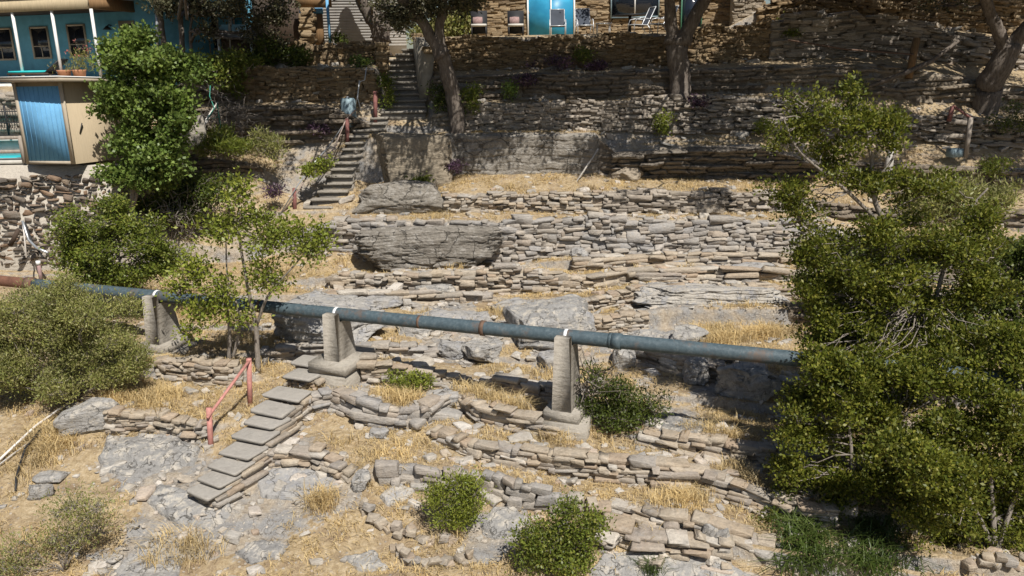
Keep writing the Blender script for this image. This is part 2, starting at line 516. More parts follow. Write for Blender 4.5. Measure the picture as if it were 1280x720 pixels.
# ------------------------------------------------------------------ terrain: lines of the terraces, bottom to top
# every line: (photo column, foot row, head row[, distance])
LN = [
 ('L1', [(-300, 722, 722), (400, 724, 724), (560, 712, 712), (700, 712, 712), (748, 690, 688), (765, 672, 655), (800, 683, 668), (858, 688, 672), (905, 694, 674), (1000, 715, 690), (1300, 760, 738)]),
 ('L2', [(-300, 640, 640), (200, 612, 612), (290, 590, 588), (325, 577, 562), (400, 580, 562), (440, 600, 590), (478, 602, 580), (560, 604, 585), (600, 608, 590), (640, 626, 600), (680, 634, 612), (720, 640, 622), (760, 642, 624), (790, 650, 630), (830, 662, 638), (870, 668, 645), (905, 680, 655), (950, 702, 672), (1300, 735, 705)]),
 ('L3', [(-300, 585, 585), (300, 550, 549), (420, 540, 538), (520, 540, 538), (546, 548, 533), (600, 573, 554), (640, 582, 560), (700, 593, 567), (760, 600, 574), (800, 604, 578), (870, 610, 582), (910, 620, 595), (960, 640, 612), (1010, 655, 628), (1300, 690, 665)]),
 ('L4', [(-300, 545, 545), (100, 542, 540), (140, 538, 510), (200, 538, 514), (250, 546, 530), (300, 532, 524), (370, 518, 500), (418, 508, 490), (432, 514, 487), (450, 523, 497), (470, 531, 503), (490, 536, 507), (512, 536, 509), (535, 530, 503), (560, 512, 494), (578, 508, 489), (600, 527, 505), (640, 538, 512), (670, 543, 523), (700, 546, 532), (760, 545, 540), (850, 565, 540), (1000, 590, 565), (1300, 625, 600)]),
 ('L5', [(-300, 480, 480), (150, 476, 470), (205, 473, 446), (290, 482, 453), (330, 478, 470), (385, 484, 481), (450, 487, 485), (456, 481, 446), (500, 483, 453), (550, 482, 466), (600, 480, 474), (650, 494, 474), (700, 500, 480), (760, 494, 486), (900, 510, 496), (1000, 525, 508), (1300, 560, 540)]),
 ('L6', [(-300, 430, 430), (200, 445, 440), (300, 448, 440), (350, 450, 432), (420, 445, 428), (480, 446, 428), (540, 446, 436), (600, 452, 444), (640, 457, 444), (700, 460, 452), (800, 450, 436), (880, 474, 452), (1000, 490, 475), (1300, 520, 500)]),
 ('L7', [(-300, 405, 405), (330, 415, 405), (480, 412, 400), (600, 408, 398), (700, 412, 400), (724, 417, 395), (800, 414, 390), (840, 410, 384), (980, 408, 384), (1100, 410, 390), (1300, 430, 410)]),
 ('L8', [(-300, 375, 375), (400, 380, 366), (520, 378, 362), (600, 376, 366), (640, 382, 372), (722, 384, 372), (728, 392, 374), (800, 380, 358), (900, 376, 356), (1000, 374, 356), (1300, 390, 375)]),
 ('L9', [(-300, 345, 345), (330, 356, 352), (420, 360, 344), (530, 367, 338), (640, 367, 334), (720, 364, 346), (780, 355, 337), (900, 352, 334), (1000, 352, 338), (1300, 362, 345)]),
 ('L10', [(-300, 336, 336, 24.2), (330, 344, 341), (440, 341, 339), (640, 333, 330), (720, 340, 322), (800, 334, 318), (900, 332, 318), (990, 330, 318), (1300, 340, 330)]),
 ('L11', [(-400, 332, 207, 24.6), (0, 329, 207, 24.6), (128, 328, 206, 24.6), (140, 328, 208, 24.6), (165, 328, 262, 24.8), (210, 330, 300, 25.2), (300, 328, 314), (370, 314, 290), (420, 313, 274), (520, 316, 274), (630, 330, 275), (700, 325, 274), (800, 322, 273), (900, 320, 273), (1000, 321, 276), (1100, 322, 290), (1300, 328, 300)]),
 ('L12', [(-400, 204, 204, 25.6), (140, 204, 204, 25.6), (170, 250, 246, 26), (250, 285, 277, 26.4), (340, 270, 264), (380, 268, 262), (440, 267, 262), (450, 267, 256), (540, 266, 254), (562, 265, 241), (650, 263, 243), (740, 265, 241), (760, 265, 238), (850, 266, 239), (950, 264, 240), (1000, 262, 247), (1100, 280, 262), (1300, 285, 262)]),
 ('L13', [(-400, 197, 112, 28.2), (140, 197, 112, 28.2), (170, 205, 150, 28.2), (250, 215, 196, 28.2), (320, 222, 205, 28.2), (380, 252, 246, 28), (405, 240, 232, 28.2), (430, 220, 210, 28.4), (452, 226, 200, 28.5), (462, 229, 172, 28.6), (565, 222, 170, 28.8), (572, 217, 166, 29), (745, 216, 166, 29), (760, 219, 190, 29.2), (850, 223, 184, 29.2), (950, 224, 180, 29), (1010, 222, 200, 28.8), (1300, 238, 212, 28.5)]),
 ('L14', [(-400, 108, 108, 30.5), (140, 108, 108, 30.5), (200, 142, 140, 29.6), (300, 180, 132, 29.4), (400, 178, 130, 29.4), (432, 172, 138, 29.6), (452, 166, 150, 29.7), (480, 166, 158, 29.6), (500, 168, 158, 29.6), (536, 168, 158, 29.6), (542, 166, 140, 29.6), (600, 162, 129, 29.7), (700, 162, 128, 29.7), (840, 165, 123, 29.8), (950, 165, 120, 29.8), (1100, 170, 140, 30), (1300, 185, 158, 29.8)]),
 ('L15', [(-400, 107, 107, 34), (160, 107, 107, 34), (230, 125, 112, 30.6), (302, 130, 112, 30.4), (308, 127, 85, 30.4), (470, 127, 85, 30.4), (480, 138, 135, 30.4), (534, 138, 135, 30.4), (542, 126, 95, 30.5), (700, 124, 90, 30.6), (830, 121, 86, 30.8), (950, 116, 82, 30.8), (1100, 118, 80, 31), (1300, 140, 112, 31)]),
 ('L16', [(-400, 106, 106, 36), (160, 106, 106, 36), (230, 100, 84, 32.4), (302, 90, 70, 32.2), (308, 81, 56, 31.8), (474, 80, 56, 31.8), (480, 112, 110, 31.6), (535, 112, 110, 31.6), (538, 88, 48, 31.6), (700, 84, 46, 31.7), (830, 82, 42, 32), (950, 76, 30, 32.3), (1000, 72, 20, 32.5), (1100, 68, 22, 33), (1300, 88, 58, 33)]),
 ('L17', [(-400, 105, 105, 38), (160, 105, 105, 38), (302, 68, 66, 35), (420, 55, 54, 34), (482, 78, 72, 33.2), (534, 78, 72, 33.2), (540, 47, 46.5, 34), (900, 40, 39, 34.5), (945, 32, 15, 34.5), (1000, 18, -20, 34.5), (1300, 48, -15, 35.5)]),
]
LX = {}
cols = np.concatenate([np.linspace(-900, -60, 50), np.arange(-48, 1331, 3.0), np.linspace(1345, 2200, 50)])
NC = len(cols)


def line_at(name, px):
    e = LX[name]
    return np.interp(px, e[0], e[1]), np.interp(px, e[0], e[2]), np.interp(px, e[0], e[3])


for nm, pts in LN:
    a = np.array([(p[0], p[1], p[2], p[3] if len(p) > 3 else D(p[1])) for p in pts], float)
    LX[nm] = (a[:, 0], a[:, 1], a[:, 2], a[:, 3])
names = [n for n, _ in LN]
# monotone distances along a common fine column raster
FX = np.arange(-900, 2201, 2.0)
prev = None
for nm in names:
    b, t_, y = line_at(nm, FX)
    if prev is not None:
        y = np.maximum(y, prev + 0.3)
    prev = y
    LX[nm] = (FX, b, t_, y)
knots = [P(cols, np.full(NC, 1100.0), np.full(NC, 8.4))]
kn_type = []
for nm in names:
    b, t_, y = line_at(nm, cols)
    knots.append(P(cols, b, y))
    kn_type.append('tread')
    knots.append(P(cols, t_, y + 0.12))
    kn_type.append('wall')
last = knots[-1]


def pushed(k, Y, dz):
    s = (Y / k[:, 1])[:, None]
    q = k.copy()
    q[:, :2] = k[:, :2] * s
    q[:, 2] = k[:, 2] + dz
    return q


knots.append(pushed(last, 60.0, 0.3))
kn_type.append('far')
knots.append(pushed(last, 900.0, 4.0))
kn_type.append('far')
rows, wts = [], []
first = knots[0].copy()
f2 = first.copy(); f2[:, 1] = -25; f2[:, 2] = -0.6; f2[:, 0] = np.linspace(-45, 45, NC)
f1 = first.copy(); f1[:, 1] = 3; f1[:, 2] = np.minimum(first[:, 2] - .3, -.2); f1[:, 0] = first[:, 0] * 1.3
rows += [f2, f1, first]
wts += [0, 0, 0.5]
for i, ty in enumerate(kn_type):
    A, B = knots[i], knots[i + 1]
    d = np.linalg.norm(B - A, axis=1)[50:-50].max()
    if ty == 'tread':
        n = int(np.clip(np.median(np.linalg.norm(B - A, axis=1)) / 0.06, 6, 30))
    elif ty == 'wall':
        n = 3
    else:
        n = 4
    for q in range(1, n + 1):
        u = q / n
        rows.append(A * (1 - u) + B * u)
        wts.append((math.sin(math.pi * u) ** .6 if ty == 'tread' and u < 1 else 0.15) if ty != 'far' else 0)
G = np.stack(rows)                      # NR x NC x 3
Wt = np.array(wts)[:, None]
x, y, z = G[..., 0], G[..., 1], G[..., 2]
ROCKY = [(380, 600, 1.3), (250, 645, 1.3), (180, 570, 1.1), (420, 385, 1.8), (600, 420, 1.3), (800, 440, 1.4), (560, 445, .9), (850, 535, 1.0), (620, 655, .8), (830, 712, 1.0), (900, 345, 1.6), (760, 320, 1.5), (550, 375, 1.4), (850, 385, 1.5), (350, 560, .7), (640, 350, 1.2), (690, 455, .8), (930, 480, 1.2)]
RC = [(P(a, b, D(b)), r) for a, b, r in ROCKY]


def rocky(x, y):
    v = 0.32 * fbm(x * .45, y * .45, 3.3) + 0.35 * fbm(x * 1.6, y * 1.6, 9.1)
    for c, r in RC:
        v = v + 0.55 * np.exp(-((x - c[0]) ** 2 + (y - c[1]) ** 2) / (r * r))
    return sst(v, 0.17, 0.52)


rk = rocky(x, y)
step = .17
uq = (z + .22 * fbm(x * .7, y * .7, 1.7)) / step
fr = uq - np.floor(uq)
led = (np.floor(uq) + sst(fr, .68, .97)) * step - uq * step
near = (y < 34)
dz = Wt * near * ((.30 + .7 * rk) * led * .75 + .055 * fbm(x * 2.2, y * 2.2, 5.0) + .03 * fbm(x * 9, y * 9, 2.0) * (.4 + .6 * rk))
G[..., 2] += dz
NR = len(G)
idx = np.arange(NR * NC).reshape(NR, NC)
Q = np.stack([idx[:-1, :-1], idx[:-1, 1:], idx[1:, 1:], idx[1:, :-1]], -1).reshape(-1, 4)
t = NT('dry_hillside')
at = t.n.new("ShaderNodeAttribute")
at.attribute_name = 'rocky'
n1 = t.noise(1.7, 6, .65)
n2 = t.noise(9, 7, .7)
n3 = t.noise(38, 6, .75)
straw = t.ramp(t.fr(n2, .28, .74), [(0, (.27, .20, .125)), (.4, (.42, .325, .20)), (.7, (.53, .43, .29)), (1, (.62, .53, .39))])
dirt = t.ramp(t.fr(n3, .3, .7), [(0, (.20, .14, .09)), (1, (.40, .31, .21))])
c = t.mix(t.fr(n1, .50, .66), straw, dirt)
rock = t.ramp(t.fr(n2, .28, .72), [(0, (.25, .21, .165)), (.4, (.39, .33, .26)), (.7, (.48, .42, .34)), (1, (.54, .49, .42))])
rock = t.mix(t.fr(n1, .42, .6), rock, t.ramp(t.fr(n2, .3, .7), [(0, (.27, .27, .275)), (1, (.38, .37, .36))]))
rock = t.mix(t.cracks(1.9), rock, (.13, .11, .09))
geo = t.n.new("ShaderNodeNewGeometry")
sx = t.n.new("ShaderNodeSeparateXYZ")
t.ln(geo.outputs['Normal'], sx.inputs[0])
steep = t.fr(sx.outputs[2], .80, .58)
jag = t.math('ADD', at.outputs['Fac'], t.math('MULTIPLY', t.math('SUBTRACT', n2, .5), 1.1))
mk = t.math('MAXIMUM', t.fr(jag, .45, .53), steep)
c = t.mix(mk, c, rock)
vo = t.n.new("ShaderNodeTexVoronoi")
vo.inputs['Scale'].default_value = 9
t.ln(t.tc.outputs['Object'], vo.inputs['Vector'])
peb = t.math('MULTIPLY', t.fr(vo.outputs['Distance'], .26, .18), t.fr(n1, .40, .52))
sp = t.n.new('ShaderNodeSeparateColor')
t.ln(vo.outputs['Color'], sp.inputs[0])
c = t.mix(peb, c, t.ramp(sp.outputs[0], [(0, (.24, .22, .20)), (.5, (.42, .37, .31)), (1, (.58, .53, .46))]))
c = t.mix(1.0, c, t.ramp(t.fr(n3, .25, .75), [(0, (.62, .60, .57)), (1, (1.18, 1.17, 1.15))]), 'MULTIPLY')
t.bump(t.math('ADD', t.math('MULTIPLY', n2, 2.0), t.math('ADD', n3, t.math('MULTIPLY', peb, .4))), .7, .05)
M['ground'] = t.fin(c, .95, .1)
gm = mk_mesh('terrain', G.reshape(-1, 3), Q, np.zeros((0, 3), int), [M['ground']], smooth=False)
atr = gm.attributes.new('rocky', 'FLOAT', 'POINT')
atr.data.foreach_set('value', rk.astype(np.float32).ravel())
terrain = bpy.data.objects.new('terrain', gm)
COL.objects.link(terrain)
tag(terrain, 'dry terraced hillside of straw grass and bare limestone ledges', 'hillside', kind='structure')
BV = BVHTree.FromPolygons([Vector(v) for v in G.reshape(-1, 3)], Q.tolist())


def gpx(px, py):
    """the ground point seen at a photo pixel, with its normal"""
    d = P(px, py, 20.0) - CAM
    h = BV.ray_cast(Vector(CAM), Vector(d).normalized())
    if h[0] is None:
        return P(px, py, D(py)), np.array([0, 0, 1.0])
    n = np.array(h[1])
    return np.array(h[0]), n if n[2] > 0 else -n


def gz(x, y, top=40.0):
    h = BV.ray_cast(Vector((x, y, top)), Vector((0, 0, -1)))
    return h[0].z if h[0] is not None else 0.0


def gzn(x, y, top=40.0):
    h = BV.ray_cast(Vector((x, y, top)), Vector((0, 0, -1)))
    if h[0] is None:
        return None, 0
    return h[0].z, abs(h[1].z)


# ------------------------------------------------------------------ stones, walls, cliffs, rocks


def stone(mb, c, size, t3, n3, tilt=0.0, cuts=1, p=5, jit=.10):
    """one irregular angular block; t3 along the wall, n3 outward"""
    if cuts == 1:
        v, q = TEMPL(2)
        v = np.where(np.abs(v) < .5, np.sign(v) * (.66 + .04 * p), v)
        nc_ = (np.abs(v) > .99).sum(1)[:, None]
        b = v * np.where(nc_ == 3, .90, np.where(nc_ == 2, .955, 1.0))
    else:
        v, q = TEMPL(max(cuts, 1))
        b = v / (np.abs(v) ** (p * 2.2)).sum(1, keepdims=True) ** (1 / (p * 2.2))
    cj = rng.normal(0, jit * 1.8, (2, 2, 2, 3))
    w = (v + 1) / 2
    off = 0
    for i in (0, 1):
        for j in (0, 1):
            for k in (0, 1):
                ww = (w[:, 0] if i else 1 - w[:, 0]) * (w[:, 1] if j else 1 - w[:, 1]) * (w[:, 2] if k else 1 - w[:, 2])
                off = off + ww[:, None] * cj[i, j, k]
    b = b + off + rng.normal(0, jit * .22, b.shape)
    b = b * np.asarray(size) / 2
    ca, sa = math.cos(tilt), math.sin(tilt)
    bx = b[:, 0] * ca - b[:, 2] * sa
    bz = b[:, 0] * sa + b[:, 2] * ca
    up = np.array([0, 0, 1.0])
    mb.add(np.asarray(c) + bx[:, None] * t3 + b[:, 1:2] * n3 + bz[:, None] * up, q)


def line_world(nm, a, b, n=None):
    px = np.linspace(a, b, n or max(8, int(abs(b - a) / 2)))
    pb, pt, y = line_at(nm, px)
    return P(px, pb, y), P(px, pt, y)


FOOT = []


def lay(mb, B, Tp, hc=.13, lr=(.18, .5), dep=.3, gap=.0, jit=.1, out=.03, cuts=1, hvar=.35, tilt=.05, drop=.45):
    """lays broken courses of stones over the band between the foot polyline B and the head polyline Tp"""
    seg = np.linalg.norm(np.diff(B[:, :2], axis=0), axis=1)
    s = np.concatenate([[0], np.cumsum(seg)])
    S = s[-1]
    ht = (Tp[:, 2] - B[:, 2])
    # fill level along the wall, in 4 cm bins
    nb = int(S / .04) + 2
    lev = -.06 + rng.uniform(0, .05, nb)
    xs = (np.arange(nb) + .5) * .04
    H = np.interp(xs, s, ht) * (1 + .16 * vn(xs * 1.3, xs * 0 + float(rng.uniform(0, 90)))) + .05 * hc / .13 * vn(xs * 2.7, xs * 0 + 4.4)
    dens = lr[1] > .8
    guard = 0
    while guard < 20000:
        guard += 1
        room = H - lev
        open_ = np.where(room > drop * hc)[0]
        if len(open_) == 0:
            break
        low = open_[lev[open_] < lev[open_].min() + .55 * hc]
        kc = int(rng.choice(low))
        big = rng.random()
        l = rng.uniform(*lr) * (1.5 if big > .92 else .55 if big < .22 else 1)
        h = hc * (1 + rng.uniform(-hvar, hvar)) * (1.6 if big > .92 else .7 if big < .22 else 1)
        k0 = k1 = kc
        base = lev[kc]
        while k1 + 1 < nb and (k1 - kc) * .04 < l / 2 and abs(lev[k1 + 1] - base) < .5 * hc:
            k1 += 1
        while k0 > 0 and (kc - k0) * .04 < l / 2 and abs(lev[k0 - 1] - base) < .5 * hc:
            k0 -= 1
        span = (k1 - k0 + 1) * .04
        base = np.median(lev[k0:k1 + 1])
        if span < .3 * lr[0] + .04:
            lev[k0:k1 + 1] += h * .5
            continue
        span *= 1.08
        m = (xs[k0] + xs[k1]) / 2
        Hm = H[min(nb - 1, max(0, (k0 + k1) // 2))]
        hh = min(h, max(.05, Hm - base + .05))
        lev[k0:k1 + 1] = base + hh
        m = min(max(m, 0), S)
        c = np.array([np.interp(m, s, B[:, k]) for k in range(3)])
        e = .12
        c2 = np.array([np.interp(min(m + e, S), s, B[:, k]) for k in range(3)])
        c1 = np.array([np.interp(max(m - e, 0), s, B[:, k]) for k in range(3)])
        t3 = c2 - c1
        sl = t3[2] / max(1e-6, np.hypot(t3[0], t3[1]))
        t3[2] = 0
        t3 /= np.linalg.norm(t3) + 1e-9
        n3 = np.array([t3[1], -t3[0], 0])
        if n3[1] > 0:
            n3 = -n3
        c[2] += base + hh / 2
        c += n3 * (rng.normal(out, abs(out) * .9 + .014) - dep / 2 + .10)
        stone(mb, c, (span * 1.05 - gap, dep, hh * 1.05 - gap), t3, n3, math.atan(sl) * .7 + rng.normal(0, tilt), cuts, rng.choice([3, 4, 6]), jit)
    return mb


def wall(name, label, nm, a, b, mat='wall', parent=None, **kw):
    B, Tp = line_world(nm, a, b)
    FOOT.append(B)
    kw['hc'] = kw.get('hc', .13) * .76
    mb = lay(MB(), B, Tp, **kw)
    o = mb.build(name, M[mat], origin=B[len(B) // 2])
    tag(o, label, 'stone wall')
    return o


def strata(name, nm, a, b, mat='cliff', amp=.22, hl=.16, seed=0.0, notch=.14, over=0.0, smooth_face=0.0, label=None):
    """bedded rock face along a terrace line: layers of uneven thickness that stand out and recede"""
    B, Tp = line_world(nm, a, b, max(20, int((b - a) * 1.0)))
    seg = np.linalg.norm(np.diff(B[:, :2], axis=0), axis=1)
    s = np.concatenate([[0], np.cumsum(seg)])
    ht = Tp[:, 2] - B[:, 2]
    nz = int(np.clip(ht.max() / .03, 8, 70))
    tg = np.gradient(B, axis=0)
    tg[:, 2] = 0
    tg /= np.linalg.norm(tg, axis=1, keepdims=True) + 1e-9
    nn = np.stack([tg[:, 1], -tg[:, 0], 0 * tg[:, 0]], 1)
    nn[nn[:, 1] > 0] *= -1
    u = np.linspace(0, 1, nz)
    S, U = np.meshgrid(s, u)
    Zr = U * ht[None] - .12 * (U < .01)
    zz = Zr + B[None, :, 2]
    w = zz / hl + .7 * fbm(S * .35, zz * .9, seed, 3) + .25 * vn(S * 1.7, zz * 2.0, seed + 5)
    k = np.floor(w)
    frc = w - k
    pr = (_h(k.astype(np.int64), (np.floor(S * .45 + 3 * _h(k.astype(np.int64), k.astype(np.int64) * 0 + 3, k.astype(np.int64) * 0))).astype(np.int64), np.full(k.shape, int(seed * 10) + 1)) - .5) * 2
    edge = np.minimum(frc, 1 - frc)
    kk_ = k.astype(np.int64)
    bs = S * (.7 + .8 * _h(kk_, kk_ * 0 + 11, kk_ * 0)) + 9 * _h(kk_, kk_ * 0 + 5, kk_ * 0 + 1) + .25 * vn(S * 3, zz * 6, seed + 2)
    bi = np.floor(bs)
    be = np.minimum(bs - bi, bi + 1 - bs)
    blk = (_h(kk_, bi.astype(np.int64), kk_ * 0 + int(seed * 7)) - .5) * 2
    prot = amp * pr * .5 + amp * .55 * blk - notch * .8 * (1 - sst(be, .01, .07)) + amp * .4 * fbm(S * .9, k * 3.1, seed) - notch * (1 - sst(edge, .02, .16)) + .05 * fbm(S * 4, zz * 9, seed, 3) + .025 * fbm(S * 13, zz * 20, seed, 2)
    prot = prot * (1 - smooth_face) + smooth_face * (.12 * fbm(S * .8, zz * .8, seed) + .03 * fbm(S * 5, zz * 5, seed))
    prot += over * U
    ends = np.minimum(np.minimum(S, s[-1] - S) / .35, 1)
    prot = (prot + .14) * ends - .05
    top_in = np.clip((U - .93) / .07, 0, 1) * .25
    V = B[None] + nn[None] * (prot - top_in)[..., None]
    V[..., 2] = zz + .02 * fbm(S * 2, zz * 3, seed) * (U > 0)
    n, m = V.shape[:2]
    # lid running back into the hill
    lid = V[-1] - nn * .5 + np.array([0, 0, -.02])
    V = np.concatenate([V, lid[None]])
    n += 1
    ii = np.arange(n * m).reshape(n, m)
    q = np.stack([ii[:-1, :-1], ii[:-1, 1:], ii[1:, 1:], ii[1:, :-1]], -1).reshape(-1, 4)
    o = MB().add(V, q).build(name, M[mat], origin=B[len(B) // 2])
    tag(o, label or 'bedded limestone face of the hillside', 'rock ledge', kind='structure')
    return o


def rock(name, label, px, py, w_px, h_px, dep, mat='grey', Y=None, p=5, rz=0.0, tilt=0.0, lean=0.0, cuts=22, lay_=.0, rough=.10, seed=None, sink=.18, group=None, taper=0.0, cat='boulder', cutn=11):
    """a boulder whose foot stands at photo pixel px, py"""
    base = P(px, py, Y) if Y else gpx(px, py)[0]
    sc = np.linalg.norm(base - CAM) / FPX
    w, h = w_px * sc, h_px * sc
    sd = seed if seed is not None else rng.uniform(0, 50)
    v, q = TEMPL(cuts)
    b = v / (np.abs(v) ** p).sum(1, keepdims=True) ** (1 / p)
    b[:, :2] *= np.where(taper < 0, 1 + taper * (.5 - b[:, 2:3] * .5) ** 1.3, 1 - taper * (b[:, 2:3] * .5 + .5)) if taper else 1.0
    d = 1 + rough * 1.6 * fbm(b[:, 0] * 1.3 + sd, b[:, 1] * 1.3, b[:, 2] * 1.3, 4)
    rs = np.random.default_rng(int(sd * 1000) + 7)
    for _ in range(cutn):
        nv = rs.normal(0, 1, 3) * np.array([1, 1, .8])
        nv /= np.linalg.norm(nv)
        dd = rs.uniform(.46, .80) * np.abs(nv).sum() ** .9
        k_ = np.maximum(0, b @ nv - dd)
        b = b - k_[:, None] * nv
    cr = np.abs(fbm(b[:, 0] * 1.1 + sd * 2, b[:, 1] * 1.1, b[:, 2] * 2.2, 3))
    d = d - .13 * (1 - sst(cr, .0, .045)) - .05 * np.floor(3 * fbm(b[:, 0] * .9 + sd, b[:, 1] * .9, b[:, 2] * 1.6 + 5, 3)) / 3
    b = b * d[:, None]
    V = b * np.array([w, dep, h * (1 + sink)]) / 2
    if lay_:
        kk = V[:, 2] / .10 + 1.9 * fbm(V[:, 0] * .5 + sd, V[:, 1] * .5, V[:, 2] * .7)
        k = np.floor(kk).astype(np.int64)
        pr = _h(k, k * 0 + int(sd), k * 0 + 2) - .5
        e = np.minimum(kk - k, k + 1 - kk)
        V[:, :2] *= (1 + lay_ * (pr * .5 - .35 * (1 - sst(e, 0, .2)))[:, None])
    V += .032 * np.stack([fbm(V[:, 0] * 4 + sd, V[:, 1] * 4, V[:, 2] * 8 + i * 9, 5) for i in range(3)], 1)
    Mx = np.array(Matrix.Rotation(rz, 3, 'Z') @ Matrix.Rotation(tilt, 3, 'Y') @ Matrix.Rotation(lean, 3, 'X'))
    V = V @ Mx.T
    V[:, 2] += h / 2 * (1 - sink) + 0
    V += base + np.array([0, dep * .35, 0])
    o = MB().add(V, q).build(name, M[mat], origin=base, smooth=False)
    tag(o, label, cat, group)
    return o


def outcrop(label, poly, mat='grey', th=.10, seed=0, name='rock_slab', cat='rock slab', group=None):
    """bare bedrock sheet bulging out of the ground inside a closed outline"""
    poly = np.array(poly, float)
    lo, hi = poly.min(0) - 6, poly.max(0) + 6
    nx, ny = int((hi[0] - lo[0]) / 2.2) + 2, int((hi[1] - lo[1]) / 1.6) + 2
    gx, gy = np.meshgrid(np.linspace(lo[0], hi[0], nx), np.linspace(lo[1], hi[1], ny))
    pts = np.stack([gx.ravel(), gy.ravel()], 1)
    pw = pts + 5 * np.stack([fbm(pts[:, 0] * .06 + seed, pts[:, 1] * .06), fbm(pts[:, 0] * .06, pts[:, 1] * .06 + seed + 9)], 1)
    inside = np.zeros(len(pts), bool)
    dist = np.full(len(pts), 1e9)
    for i in range(len(poly)):
        a, b = poly[i], poly[(i + 1) % len(poly)]
        ab = b - a
        tt = np.clip(((pw - a) @ ab) / (ab @ ab), 0, 1)
        dist = np.minimum(dist, np.linalg.norm(pw - (a + tt[:, None] * ab), axis=1))
        cnd = ((a[1] > pw[:, 1]) != (b[1] > pw[:, 1]))
        xi = a[0] + (pw[:, 1] - a[1]) / (b[1] - a[1] + 1e-12) * ab[0]
        inside ^= cnd & (pw[:, 0] < xi)
    sd = np.where(inside, dist, -dist)
    W = []
    for (px_, py_), d_ in zip(pts, sd):
        g, n_ = gpx(px_, py_)
        W.append(g)
    W = np.array(W).reshape(ny, nx, 3)
    # drop the small ledges of the ground below: smooth the sheet
    Z = W[..., 2].copy()
    for _ in range(6):
        Z[1:-1, 1:-1] = (Z[1:-1, 1:-1] * 2 + Z[:-2, 1:-1] + Z[2:, 1:-1] + Z[1:-1, :-2] + Z[1:-1, 2:]) / 6
    sdg = sd.reshape(ny, nx)
    x_, y_ = W[..., 0], W[..., 1]
    W[..., 2] = np.maximum(Z, W[..., 2] - .05) * .7 + Z * .3 + np.where(sdg > 0, th * sst(sdg, -1, 4), -.22 * sst(-sdg, -1, 4)) + (.03 * fbm(x_ * 2.5, y_ * 2.5, seed) + .05 * np.floor(2.0 * fbm(x_ * .9, y_ * .9, seed + 4)) * .5 + .012 * fbm(x_ * 9, y_ * 9, seed)) * (sdg > -1)
    ii = np.arange(ny * nx).reshape(ny, nx)
    q = np.stack([ii[:-1, :-1], ii[:-1, 1:], ii[1:, 1:], ii[1:, :-1]], -1).reshape(-1, 4)
    keep = sdg.ravel()[q].max(1) > -5
    o = MB().add(W.reshape(-1, 3), q[keep]).build(name, M[mat], origin=W[ny // 2, nx // 2])
    return tag(o, label, cat, group)


KW = dict(hc=.125, lr=(.16, .48), dep=.32)
wall('retaining_wall', 'low curved wall of flat tan stones at the foot of the terraces, above bare bedrock', 'L1', 752, 910, hc=.085, lr=(.18, .45), dep=.45, out=.05)
wall('retaining_wall', 'short low rubble wall right of the foot of the slab steps', 'L2', 322, 436, hc=.11, lr=(.15, .4))
wall('retaining_wall', 'long low terrace wall of upright grey slabs behind the two round bottom bushes', 'L2', 474, 725, 'greywall', hc=.24, lr=(.16, .40), dep=.2, hvar=.2, tilt=.12)
wall('retaining_wall', 'lowest right-hand terrace wall running into the long green grass', 'L2', 735, 960, hc=.14, lr=(.2, .6), out=.06)
wall('retaining_wall', 'long curved dry stone wall with rounded cap stones below the middle pier', 'L3', 545, 812, hc=.115, lr=(.16, .5), out=.03)
wall('retaining_wall', 'rough shaded terrace wall sloping down under the right-hand tree', 'L3', 814, 1040, hc=.13, lr=(.25, .7), out=.07)
wall('retaining_wall', 'low rubble wall beside the tilted grey slab and dry grass', 'L4', 136, 262, hc=.10, lr=(.12, .32))
wall('retaining_wall', 'low grey wall between the slab steps and the foot of the second pier', 'L4', 362, 428, 'greywall', hc=.11, lr=(.2, .45))
wall('retaining_wall', 'half-round bulging wall of squared grey blocks below the second pier', 'L4', 429, 560, 'greywall', hc=.14, lr=(.3, .6), out=.02, jit=.07)
wall('retaining_wall', 'short dark stone wall left of the footing of the third pier', 'L4', 572, 706, hc=.12, lr=(.18, .45), out=.05)
wall('retaining_wall', 'shaded low ledge wall under the grey slab right of the third pier', 'L4', 800, 1020, hc=.13, lr=(.3, .8), out=.06)
wall('retaining_wall', 'low stone wall in the shade of the small tree beside the first pier', 'L5', 198, 300, hc=.11, lr=(.16, .42))
wall('retaining_wall', 'tan stone wall with pipe shadow behind the small bush by the second pier', 'L5', 454, 585, hc=.10, lr=(.16, .4))
wall('retaining_wall', 'thin course of stones left of the top of the third pier footing', 'L5', 604, 716, hc=.12, lr=(.25, .55))
wall('retaining_wall', 'low broken ledge wall below the right half of the pipe', 'L6', 790, 1010, hc=.12, lr=(.25, .8), out=.06)
wall('retaining_wall', 'low rock course under the left half of the pipe', 'L6', 330, 545, 'greywall', hc=.12, lr=(.3, .9), out=.05)
wall('retaining_wall', 'squared lower tier of tan wall right of the big grey boulder', 'L7', 722, 806, hc=.10, lr=(.14, .35), out=.02)
wall('retaining_wall', 'squared upper tier of tan wall right of the big grey boulder', 'L8', 726, 806, hc=.09, lr=(.14, .35), out=.02)
wall('retaining_wall', 'low course of flat slabs just above the pipe near the second pier', 'L8', 390, 610, hc=.13, lr=(.4, 1.2), out=.05)
wall('retaining_wall', 'thin shelf wall above the long grey overhanging ledge', 'L8', 815, 1005, hc=.12, lr=(.3, .9), out=.06)
wall('retaining_wall', 'rubble wall just below the long dark overhanging boulder', 'L9', 412, 722, hc=.12, lr=(.15, .42), out=.05, hvar=.4)
wall('retaining_wall', 'crumbling stepped ledge two courses below the long grey wall', 'L9', 726, 1010, hc=.13, lr=(.35, 1.1), out=.07)
wall('retaining_wall', 'crumbling stepped ledge at the foot of the long grey wall', 'L10', 716, 1000, hc=.13, lr=(.35, 1.1), out=.07)
